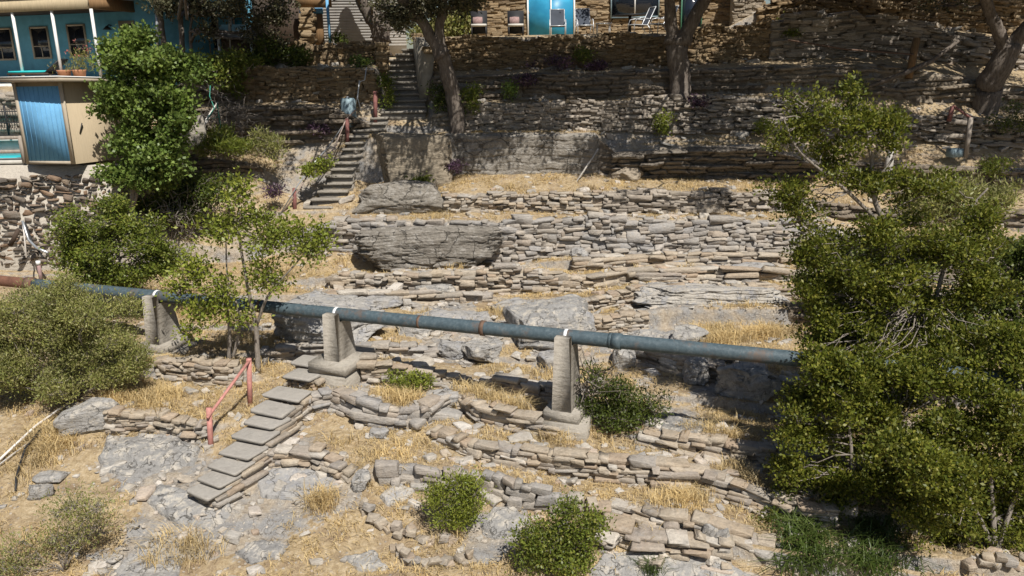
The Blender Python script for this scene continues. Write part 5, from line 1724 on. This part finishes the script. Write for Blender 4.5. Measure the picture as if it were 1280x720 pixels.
# small plants on the cliff
for px, py, rx, ry, Y, mt, lab in (
    (829, 150, 11, 18, 29.3, 'leaf_yellow', 'yellow-green vine hanging on the rubble wall left of the straight oak trunk'),
    (590, 122, 14, 20, 29.3, 'leaf_olive', 'green plant right of the foot of the forked oak'),
    (548, 120, 12, 20, 29.6, 'leaf_dark', 'dark plant left of the foot of the forked oak'),
    (483, 112, 7, 16, 30.0, 'leaf_olive', 'fern at the left edge of the upper steps'),
    (454, 78, 12, 6, 31.0, 'leaf_bright', 'bright green tuft on top of the brown fieldstone wall'),
    (424, 50, 10, 6, 33.6, 'leaf_dark', 'small dark plant in front of the grey sided house'),
    (522, 226, 18, 7, 28.0, 'leaf_olive', 'low green plant under the smooth tan rock'),
    (638, 112, 6, 9, 29.9, 'leaf_bright', 'tiny green plant on the layered ledge left of the purple flowers'),
    (728, 68, 12, 8, 31.2, 'leaf_olive', 'small green plant on the patio wall below the chairs'),
    (988, 42, 12, 5, 32.4, 'leaf_olive', 'small green plant right of the stone buttress'),
    (955, 158, 12, 10, 29.2, 'leaf_yellow', 'small yellow-green shrub on the shaded ledge above the slender tree'),
    (1060, 110, 20, 9, 30.4, 'leaf_dark', 'dark plant on the shaded ledge above the fallen branch'),
    (1260, 150, 26, 18, 28.9, 'leaf_dark', 'dark shrub under the leaning oak'),
    (1240, 205, 20, 12, 28.2, 'leaf_olive', 'dull shrub below the leaning oak'),
    (984, 28, 8, 5, 34, 'leaf_yellow', 'tiny bright plant at the top of the shaded slope')):
    plant('cliff_plant', lab, 'plant', P(px, py + ry, Y), [], [blob(px, py, rx, ry, Y, 26)], mt, .085, .04, 14, .10, limb_r=.008, twig_r=.006)
for px, py, rx, ry, Y, lab in (
    (657, 101, 20, 6, 29.9, 'purple plants on the ledge left of the patio wall plant'),
    (692, 78, 34, 7, 31.0, 'long strip of purple plants at the foot of the patio wall'),
    (745, 84, 16, 6, 31.1, 'right end patch of purple plants near the straight oak'),
    (567, 208, 9, 6, 28.4, 'purple plants right of the smooth tan rock'),
    (404, 160, 20, 8, 29.2, 'purple plants left of the blue grey tank'),
    (342, 240, 10, 6, 26.9, 'dull purple plants left of the handrail foot'),
    (874, 128, 14, 4, 29.6, 'purple patch on the ledge right of the straight oak')):
    plant('purple_plant', lab, 'plant', P(px, py + ry, Y), [], [blob(px, py, rx, ry, Y, 24)], 'leaf_purple', .10, .03, 14, .08, limb_r=.008, twig_r=.006, group='purple plants on the ledges')
# porch planter
c = P(90, 98, 30.2)
rt = thing('planter', 'terracotta planters with pink flowers on the blue house porch', 'planter', c)
for dx in (-.25, .30):
    MB().tube([c + [dx, 0, -.1], c + [dx, 0, .24], c + [dx, 0, .30]], [.16, .23, .25], 16).build('pot', M['terracotta'], rt)
mb = MB(); leaves(mb, np.concatenate([clumps(c + [.4, 0, .5], (.75, .3, .38), 40)]), 16, .1, .12, .025, 1.2); mb.build('foliage', M['leaf_sage'], rt)
mb = MB(); leaves(mb, clumps(c + [.35, 0, 1.0], (.7, .25, .35), 12), 5, .035, .06, .05, .5); mb.build('blossoms', M['leaf_pink'], rt)

def brush(label, px, py, rx, ry, Y, n):
    c = P(px, py, Y)
    k = np.linalg.norm(c - CAM) / FPX
    mb = MB()
    for _ in range(n):
        a_ = c + rng.normal(0, 1, 3) * np.array([rx * k, .25, ry * k]) * .55
        d_ = rng.normal(0, 1, 3) * np.array([1, .5, .8])
        d_ /= np.linalg.norm(d_)
        mb.tube(bend(a_, a_ + d_ * rng.uniform(.4, 1.1), 5, .10), np.linspace(.014, .004, 5), 4, cap=False)
    return tag(mb.build('brush_pile', M['twig'], origin=c), label, 'brush')


brush('tangle of dry brush on the bank right of the white poles', 285, 150, 24, 16, 28.3, 110)
brush('dry brush lying below the dark shaded shrub', 215, 270, 16, 14, 25.2, 70)
brush('bare dead twigs against the third pier', 732, 478, 20, 14, 16.2, 60)

# ---- big right-hand tree and the shrubs round it
g0 = P(1192, 545, 14.8)
plant('slender_tree', 'slender pale-trunked tree leaning left with an open glossy crown over the end of the pipe', 'tree', g0,
      [([g0, P(1185, 470, 14.9), P(1165, 395, 15), P(1142, 345, 15), P(1112, 290, 15), P(1092, 245, 15), P(1088, 195, 15), P(1075, 130, 15)], .11, .02),
       ([P(1165, 395, 15), P(1185, 320, 15.2), P(1215, 260, 15.3), P(1235, 235, 15.3)], .05, .015), ([P(1112, 290, 15), P(1060, 240, 14.8), P(1000, 190, 14.7), P(980, 150, 14.7)], .04, .012), ([P(1088, 235, 15), P(1120, 190, 15), P(1118, 150, 15)], .03, .01)],
      B_([(985, 165, 34, 20), (1010, 130, 22, 14), (1060, 150, 34, 24), (1105, 165, 26, 26), (1068, 112, 14, 14), (978, 235, 34, 26), (1040, 195, 36, 26), (1000, 270, 26, 20), (1095, 225, 40, 24), (1150, 240, 40, 26), (1040, 320, 44, 28), (1100, 300, 46, 34), (1170, 300, 46, 34), (1225, 290, 36, 34), (1015, 370, 30, 22), (1070, 380, 46, 34), (1140, 380, 50, 36), (1210, 370, 46, 36), (1030, 430, 34, 26), (1100, 450, 46, 34), (1160, 460, 40, 34), (1035, 455, 34, 24, -.9), (1075, 465, 40, 26, -.9), (1130, 480, 40, 26, -.9), (1090, 415, 46, 28, -.3), (1150, 420, 42, 28, -.3), (1030, 395, 32, 24, -.3), (1195, 320, 44, 34, -.3), (1060, 350, 44, 26, -.3), (1120, 350, 44, 28, -.4), (1210, 430, 40, 34, -.5), (1015, 320, 26, 20)], 14.9, 40), 'leaf_right', .066, .032, 40, .10, dens=.9, up=.75, limb_r=.02, twig_share=.5, gap=-.02)
g0 = P(1060, 640, 13.3)
plant('glossy_bush', 'glossy bush in front of the slender tree at the end of the pipe', 'bush', g0, [([g0, P(1065, 580, 13.4), P(1060, 520, 13.5)], .05, .02), ([g0, P(1090, 580, 13.4), P(1120, 530, 13.5)], .04, .02)],
      B_([(1005, 500, 26, 22, .5), (1050, 500, 40, 30), (1110, 520, 42, 32), (1010, 555, 34, 26), (1070, 560, 38, 26), (985, 600, 30, 26), (1030, 600, 32, 22), (1135, 560, 32, 26), (970, 650, 26, 22), (1000, 520, 20, 20), (1050, 468, 36, 26), (1110, 476, 38, 28), (1165, 470, 40, 30), (1020, 470, 20, 18), (1095, 605, 36, 26, -.2), (1050, 618, 30, 22, -.2), (1130, 625, 30, 26, -.2)], 13.5, 52), 'leaf_right', .064, .034, 42, .095, dens=.82, up=.75, gap=.0, twig_r=.010, limb_r=.02, twig_share=.4)
g0 = P(1245, 690, 12.4)
plant('glossy_bush', 'largest glossy yellow-green bush at the bottom right corner', 'bush', g0, [([g0, P(1240, 620, 12.6), P(1235, 540, 12.8)], .06, .02), ([g0, P(1210, 620, 12.6), P(1180, 560, 12.8)], .05, .02), ([g0, P(1275, 600, 12.6), P(1300, 520, 12.8)], .05, .02)],
      B_([(1185, 530, 36, 30), (1240, 500, 40, 34), (1280, 540, 40, 40), (1205, 580, 40, 34), (1255, 600, 44, 38), (1180, 620, 34, 34), (1230, 655, 44, 34), (1285, 660, 40, 36), (1300, 460, 40, 40, .6), (1255, 440, 40, 30, .6), (1320, 580, 50, 60), (1190, 665, 26, 20), (1150, 600, 28, 30), (1165, 555, 30, 28), (1150, 640, 20, 22), (1150, 585, 36, 30, -.9), (1118, 560, 30, 24, -.9), (1185, 610, 36, 34, -.9), (1160, 650, 24, 24, -.7)], 12.7, 46), 'leaf_right', .062, .034, 46, .095, dens=.82, up=.75, gap=.0, twig_r=.010, limb_r=.02, twig_share=.35)
g0 = P(1275, 470, 16.2)
plant('dense_tree', 'dense dark tree at the right edge behind the slender tree', 'tree', g0, [([g0, P(1272, 400, 16.3), P(1268, 340, 16.3)], .09, .03)],
      B_([(1270, 380, 44, 36), (1240, 420, 40, 30), (1300, 330, 44, 40), (1320, 420, 60, 60), (1262, 330, 26, 26), (1200, 430, 40, 34), (1180, 390, 36, 26), (1120, 400, 44, 34), (1060, 410, 36, 30), (1070, 350, 40, 24)], 16.4, 44), 'leaf_dark', .09, .045, 26, .13, limb_r=.025)
g0 = P(1185, 280, 24)
plant('feathery_shrub', 'feathery green shrub on the slope behind the slender tree', 'shrub', g0, [], B_([(1185, 235, 40, 22), (1230, 245, 32, 22), (1150, 255, 30, 22), (1210, 270, 40, 16)], 24, 46), 'leaf_sage', .15, .03, 24, .15, up=.9)
g0 = P(1080, 320, 22)
plant('shrub', 'mid green shrub hugging the right end of the long grey wall', 'shrub', g0, [], B_([(1085, 330, 50, 30), (1040, 355, 30, 22), (1130, 350, 50, 30), (1010, 350, 14, 14)], 21, 34), 'leaf_olive', .10, .05, 22, .15)

# ---- oaks on the upper ledges: their crowns above the picture shade the cliff


def shade(px, py, Y, ztop, r, n):
    t_ = gpx(px, py)[0]
    if not 20 < t_[1] < 39:
        t_ = P(px, py, Y)
    k = (ztop - t_[2]) / SUN[2]
    return (t_ + SUN * k, (r, r, r * .55), n)


def grid(x0, x1, dx, y0, y1, dy, r, n, skip=.15):
    out = []
    for a_ in np.arange(x0, x1, dx):
        for b_ in np.arange(y0, y1, dy):
            if rng.random() > skip:
                pa_, pb_ = a_ + rng.normal(0, dx * .25), b_ + rng.normal(0, dy * .2)
                out.append((pa_, pb_, 32.0, 14.5 + max(0, (150 - pb_)) / 90 + rng.uniform(-.2, .5), r * rng.uniform(.8, 1.2), n))
    return out


def oak(label, base, trunks, targets, visible=(), mat='leaf_oak', bark='bark', lr=.07, area=None, area2=None):
    for ar in (area, area2):
        if ar:
            targets = list(targets) + grid(*ar)
    bl = [shade(*q) for q in targets] + list(visible)
    return plant('oak_tree', label, 'tree', base, trunks, bl, mat, .115, .06, 26, .15, bark=bark, limb_r=lr, twig_r=.014, gap=.02, twig_share=.25, shell=.3, dens=2.1, split=False)


g0 = P(573, 165, 29.35)
oak('forked oak with a slanting trunk right of the upper stairs', g0,
    [([g0 - zz * .3, P(571, 150, 29.3), P(566, 115, 29.2), P(557, 82, 29.0), P(551, 62, 28.9)], .31, .24), ([P(551, 64, 28.9), P(549, 36, 28.8), P(554, 8, 28.7), P(553, -40, 28.0), P(560, -110, 27)], .19, .12), ([P(553, 70, 28.9), P(538, 46, 28.8), P(520, 14, 28.6), P(497, -8, 28.3), P(470, -60, 27.5)], .23, .13)],
    [(500, 185, 28.6, 14.2, 1.3, 60), (520, 200, 28.4, 14.0, 1.0, 40), (540, 160, 29.5, 14.4, 1.2, 40), (600, 60, 32, 15.6, 1.5, 60), (570, 40, 34, 16, 1.5, 50), (620, 175, 29.2, 14.2, 1.0, 40), (740, 195, 29, 14.2, .9, 30), (520, 100, 31, 15.4, 1.2, 50),  (470, 215, 28.0, 14.2, 1.1, 36), (440, 180, 28.5, 14.6, 1.1, 36), (520, 240, 27.3, 14.3, .8, 16), (560, 130, 29.5, 14.8, 1.3, 40), (610, 90, 30.6, 15.0, 1.3, 44), (650, 120, 30, 14.6, 1.3, 44), (590, 190, 29, 14.4, 1.0, 24), (480, 130, 29.7, 15.2, 1.3, 40), (640, 60, 31.6, 15.6, 1.4, 40), (560, 70, 31, 15.6, 1.4, 36), (690, 160, 29.3, 14.4, 1.0, 24), (610, 150, 29.6, 15.4, 1.0, 24)],
    [blob(530, 6, 30, 16, 28.6, 46), blob(500, 20, 22, 12, 28.8, 26), blob(575, 4, 22, 10, 29.0, 20)], area=(545, 700, 46, 55, 190, 36, 1.1, 30, .42))
g0 = P(851, 120, 30.4)
oak('thick straight oak trunk splitting in two below the patio house windows', g0,
    [([g0 - zz * .3, P(850, 95, 30.4), P(847, 66, 30.4), P(846, 48, 30.4)], .40, .36), ([P(842, 52, 30.4), P(838, 22, 30.3), P(836, -10, 30.1), P(825, -90, 29)], .24, .16), ([P(852, 52, 30.4), P(868, 22, 30.3), P(884, -8, 30.2), P(905, -80, 29)], .27, .18)],
    [(760, 110, 30.5, 14.6, 1.4, 50), (800, 185, 29.2, 14.2, 1.3, 50), (860, 205, 29, 14.2, 1.4, 56), (920, 190, 29, 14.2, 1.4, 56), (720, 70, 31.6, 15.2, 1.4, 44), (780, 70, 31.7, 15.2, 1.5, 50), (880, 140, 29.7, 14.6, 1.4, 50), (920, 100, 30.7, 15.0, 1.5, 56), (830, 90, 31, 15.4, 1.4, 30), (800, 250, 27, 14.2, .8, 20), (880, 245, 27.2, 14.2, 1.0, 34), (735, 105, 30.6, 14.4, 1.1, 30), (690, 35, 35, 16, 1.6, 50), (612, 15, 37.8, 16.6, 1.4, 50), (650, 18, 37.6, 16.6, 1.2, 40), (740, 15, 37.2, 16.6, 1.3, 50), (820, 15, 37, 16.6, 1.3, 50), (885, 15, 36.6, 16.6, 1.2, 40), (790, 20, 37, 16, 1.8, 60), (660, 30, 36, 16.2, 1.5, 40)], lr=.08, area=(690, 940, 46, 15, 205, 34, 1.15, 36, .40))
g0 = P(1232, 122, 31.0)
oak('big leaning oak at the right edge with a branching dark trunk', g0,
    [([g0 - zz * 1.1 + np.array([-.1, 0, 0]), P(1235, 112, 30.8), P(1238, 103, 30.6), P(1252, 80, 30.3), P(1262, 58, 30.2)], .52, .40), ([P(1258, 62, 30.2), P(1246, 35, 30.1), P(1234, 5, 30), P(1222, -60, 29)], .24, .16), ([P(1263, 60, 30.2), P(1280, 38, 30), P(1305, 10, 29.8), P(1330, -60, 29)], .28, .18)],
    [(980, 130, 29.8, 14.4, 1.4, 60), (1000, 70, 31.5, 15.2, 1.6, 70), (1060, 110, 30.6, 14.8, 1.5, 60), (1080, 50, 32.5, 15.6, 1.7, 70), (1150, 40, 33, 15.8, 1.6, 60), (1130, 130, 30.3, 14.6, 1.4, 40), (1200, 170, 29.5, 14.4, 1.4, 50), (1260, 190, 29, 14.4, 1.5, 60), (1030, 175, 29.2, 14.3, 1.2, 44), (1110, 200, 28.8, 14.3, 1.1, 30), (1000, 30, 33.5, 16.2, 1.5, 60), (960, 60, 32.4, 15.8, 1.3, 46), (1240, 110, 31, 15.0, 1.5, 50), (1280, 140, 30, 14.6, 1.4, 40), (960, 220, 28.8, 14.2, 1.1, 34), (1040, 30, 34, 16, 1.6, 70), (1110, 80, 32, 15.2, 1.6, 70), (1180, 90, 32, 15.2, 1.5, 60), (1220, 20, 34, 16, 1.6, 60), (970, 95, 31, 15.0, 1.4, 60), (1040, 70, 32, 15.4, 1.4, 60), (1250, 230, 28, 14.2, 1.3, 40)],
    [blob(1180, 4, 30, 8, 31.5, 30)], lr=.09, area=(940, 1320, 48, -5, 215, 34, 1.2, 40, .32), area2=(940, 1320, 44, -12, 75, 30, 1.3, 44, .15))
g0 = P(475, 60, 35.2)
oak('broad oak trunk in front of the grey sided house', g0,
    [([g0 - zz * .3, P(474, 40, 35.2), P(462, 18, 35.1), P(452, -5, 35.0), P(440, -60, 34.5)], .36, .26), ([P(476, 50, 35.3), P(482, 24, 35.4), P(478, -10, 35.4)], .30, .22)],
    [(390, 200, 28.2, 14.3, 1.1, 40), (360, 130, 29.5, 14.8, 1.2, 46), (420, 110, 30.5, 15.2, 1.2, 46), (455, 100, 30.5, 15.2, 1.1, 40), (500, 20, 36, 16.6, 1.3, 30), (430, 30, 36, 17, 1.5, 40), (480, 30, 36, 17.2, 1.5, 40), (400, 90, 30.6, 15.4, 1.3, 40), (440, 70, 31.8, 15.6, 1.4, 50), (350, 100, 30.5, 15.2, 1.3, 36), (330, 60, 32, 15.8, 1.3, 40), (370, 160, 29.4, 14.6, 1.2, 30), (320, 170, 29.4, 14.6, 1.2, 36)],
    [blob(500, 24, 16, 14, 33.2, 20), blob(478, 2, 30, 8, 33.6, 30)], area=(340, 520, 46, 50, 190, 36, 1.0, 26, .6))
g0 = P(206, 72, 31.0)
oak('grey leaved oak with thin dark trunks in front of the blue wing', g0,
    [([g0 - zz * .2, P(204, 50, 31), P(201, 22, 31), P(198, -30, 31)], .12, .08), ([P(229, 78, 31), P(227, 50, 31), P(226, 10, 31), P(230, -30, 31)], .11, .07), ([P(240, 70, 31), P(238, 40, 31), P(243, 0, 31)], .06, .04)],
    [(240, 50, 33.4, 16, 1.4, 70), (300, 50, 33.4, 16.2, 1.4, 70), (200, 40, 33.4, 16, 1.3, 60), (330, 60, 32.5, 16.0, 1.2, 50), (230, 110, 30.6, 15.2, 1.2, 50), (300, 190, 28.6, 14.4, 1.2, 50), (235, 215, 26.5, 13.9, 1.2, 60), (320, 110, 30.4, 15.0, 1.3, 60), (300, 140, 29.8, 14.6, 1.2, 30), (270, 200, 28.2, 14.4, 1.1, 30), (260, 120, 30.4, 15.2, 1.1, 30), (225, 60, 33.4, 16.0, 1.3, 36), (355, 30, 36, 17, 1.5, 60), (385, 35, 35, 16.6, 1.3, 50), (280, 50, 33.4, 16.2, 1.3, 36)],
    [blob(212, 8, 26, 10, 30.6, 22), blob(250, 10, 26, 16, 30.4, 26), blob(296, 8, 28, 16, 30.4, 28), blob(320, 34, 14, 18, 30.6, 12), blob(258, 38, 12, 10, 30.5, 6), blob(345, 16, 20, 16, 31.2, 22), blob(340, 52, 14, 10, 31.0, 8)])
g0 = P(575, 60, 52)
plant('background_tree', 'sunlit light green tree beyond the gap between the houses', 'tree', g0, [([g0 - zz, P(575, 40, 52), P(574, 20, 52)], .2, .1)], B_([(572, 30, 26, 18), (590, 10, 22, 14), (550, 40, 18, 12), (600, 35, 20, 16), (530, 45, 14, 10)], 52, 110), 'leaf_sage', .22, .11, 20, .3)

# ------------------------------------------------------------------ ground cover


def scatter(n, x0, x1, y0, y1, minz=.7, cond=None, dens=None):
    X, Yv = rng.uniform(x0, x1, n), rng.uniform(y0, y1, n)
    keep = np.ones(n, bool)
    if cond is not None:
        keep = cond(X, Yv) > rng.random(n)
    out = []
    for a_, b_ in zip(X[keep], Yv[keep]):
        z_, nz_ = gzn(a_, b_, 13.0)
        if z_ is not None and nz_ > minz:
            out.append((a_, b_, z_))
    return np.array(out)


def blades(mb, pts, m, L, W, spread_, lean=.6, droop=.35):
    N = len(pts) * m
    p = np.repeat(pts, m, 0) + np.concatenate([rng.normal(0, spread_, (N, 2)), np.zeros((N, 1)) - .015], 1)
    th = rng.uniform(0, 2 * math.pi, N)
    ln_ = rng.uniform(0, lean, N)
    l = L * rng.uniform(.5, 1.3, N)
    h = np.stack([np.cos(th), np.sin(th), 0 * th], 1)
    sd_ = np.stack([-np.sin(th), np.cos(th), 0 * th], 1) * W / 2
    mid_p = p + h * (ln_ * l * .5)[:, None] + np.array([0, 0, 1.0]) * (l * .6)[:, None]
    tip = p + h * (ln_ * l * 1.1 + droop * l)[:, None] + np.array([0, 0, 1.0]) * (l * (.95 - droop * .6 * ln_))[:, None]
    V = np.stack([p - sd_, p + sd_, mid_p + sd_ * .8, mid_p - sd_ * .8, tip], 1).reshape(-1, 3)
    i = np.arange(N)[:, None] * 5
    mb.add(V, i + np.array([[0, 1, 2, 3]]), i + np.array([[3, 2, 4]]))


def grassy(X, Yv):
    r_ = rocky(X, Yv)
    return (1 - r_) * sst(fbm(X * .8 + 5, Yv * .8, 8.0), -.45, .25)


mb = MB()
pts = scatter(34000, -15, 15, 9.5, 29.5, .7, grassy)
blades(mb, pts, 8, .11, .012, .08, 1.5, .8)
pts = scatter(3200, -14, 14, 10, 28, .72, lambda a, b: grassy(a, b) * sst(fbm(a * 1.1, b * 1.1, 31.0), .05, .3))
blades(mb, pts, 16, .26, .013, .08, .9, .5)
ex_p = []
for px, py, r_, n_ in ((150, 490, 40, 60), (100, 480, 30, 30), (200, 500, 30, 30), (700, 540, 30, 30), (900, 420, 40, 70), (955, 415, 24, 40), (590, 500, 30, 40), (630, 510, 24, 30), (500, 500, 24, 30), (400, 630, 20, 16), (860, 625, 20, 20), (880, 550, 40, 40), (920, 600, 30, 30), (640, 395, 40, 20), (60, 560, 50, 40), (230, 690, 40, 20)):
    for _ in range(n_):
        a_ = rng.normal(0, r_ / 2); b_ = rng.normal(0, r_ / 4)
        g, nn2 = gpx(px + a_, py + b_)
        if nn2[2] > .6:
            ex_p.append(g)
blades(mb, np.array(ex_p), 26, .30, .012, .10, .9, .5)
o = mb.build('dry_grass', M['straw'])
tag(o, 'dry straw grass covering the terraces', 'grass', kind='stuff')
mb = MB()
gp = []
for px, py, rx, ry, n_ in ((1005, 672, 24, 12, 26), (1090, 668, 36, 22, 34), (1075, 708, 46, 12, 30), (1000, 708, 30, 10, 16), (1020, 505, 20, 10, 30)):
    for _ in range(n_):
        g, nn2 = gpx(px + rng.normal(0, rx / 1.6), py + rng.normal(0, ry / 1.6))
        gp.append(g)
blades(mb, np.array(gp), 11, .36, .022, .14, 1.2, 1.0)
o = mb.build('long_grass', M['greengrass'])
tag(o, 'long green grass in the shade under the right-hand bushes', 'grass', kind='stuff')
g0 = gpx(815, 716)[0]
mb = MB(); blades(mb, np.repeat(g0[None], 10, 0), 16, .30, .014, .07, .9, .5)
tag(mb.build('grass_tuft', M['greengrass'], origin=g0), 'single green grass tuft growing on the bottom bedrock sheet', 'grass tuft')

mb = MB()
pts = scatter(17000, -15, 15, 9.5, 29.5, .5, lambda a, b: (.2 + .8 * rocky(a, b)) * sst(fbm(a * .9, b * .9, 77.0), -.5, .2))
X3, Y3 = np.array([1.0, 0, 0]), np.array([0, 1.0, 0])
for a_, b_, z_ in pts:
    sz = float(np.clip(rng.lognormal(-2.72, .60), .025, .30))
    an = rng.uniform(0, 6.3)
    t3 = np.array([math.cos(an), math.sin(an), 0]); n3 = np.array([-t3[1], t3[0], 0])
    stone(mb, (a_, b_, z_ + sz * .10), (sz * rng.uniform(.9, 1.7), sz, sz * rng.uniform(.3, .7)), t3, n3, rng.normal(0, .2), 1, 3, .14)
for B in FOOT:
    for i in range(len(B)):
        for _ in range(2):
            if rng.random() < .20:
                c = B[i] + np.array([rng.normal(0, .12), -abs(rng.normal(0, .28)) + .05, 0])
                if rng.random() < .3:
                    c[1] = B[i][1] + .30 + abs(rng.normal(0, .2))
                zq, nq_ = gzn(c[0], c[1], 13.0)
                if zq is None:
                    continue
                sz = float(np.clip(rng.lognormal(-2.2, .5), .05, .36))
                an = rng.normal(0, .6)
                t3 = np.array([math.cos(an), math.sin(an), 0]); n3 = np.array([-t3[1], t3[0], 0])
                stone(mb, (c[0], c[1], zq + sz * .12), (sz * rng.uniform(1.0, 2.0), sz, sz * rng.uniform(.3, .7)), t3, n3, rng.normal(0, .22), 1, 3, .14)
o = mb.build('loose_stones', M['rubble'])
tag(o, 'loose broken stones scattered over the slope', 'stones', kind='stuff')
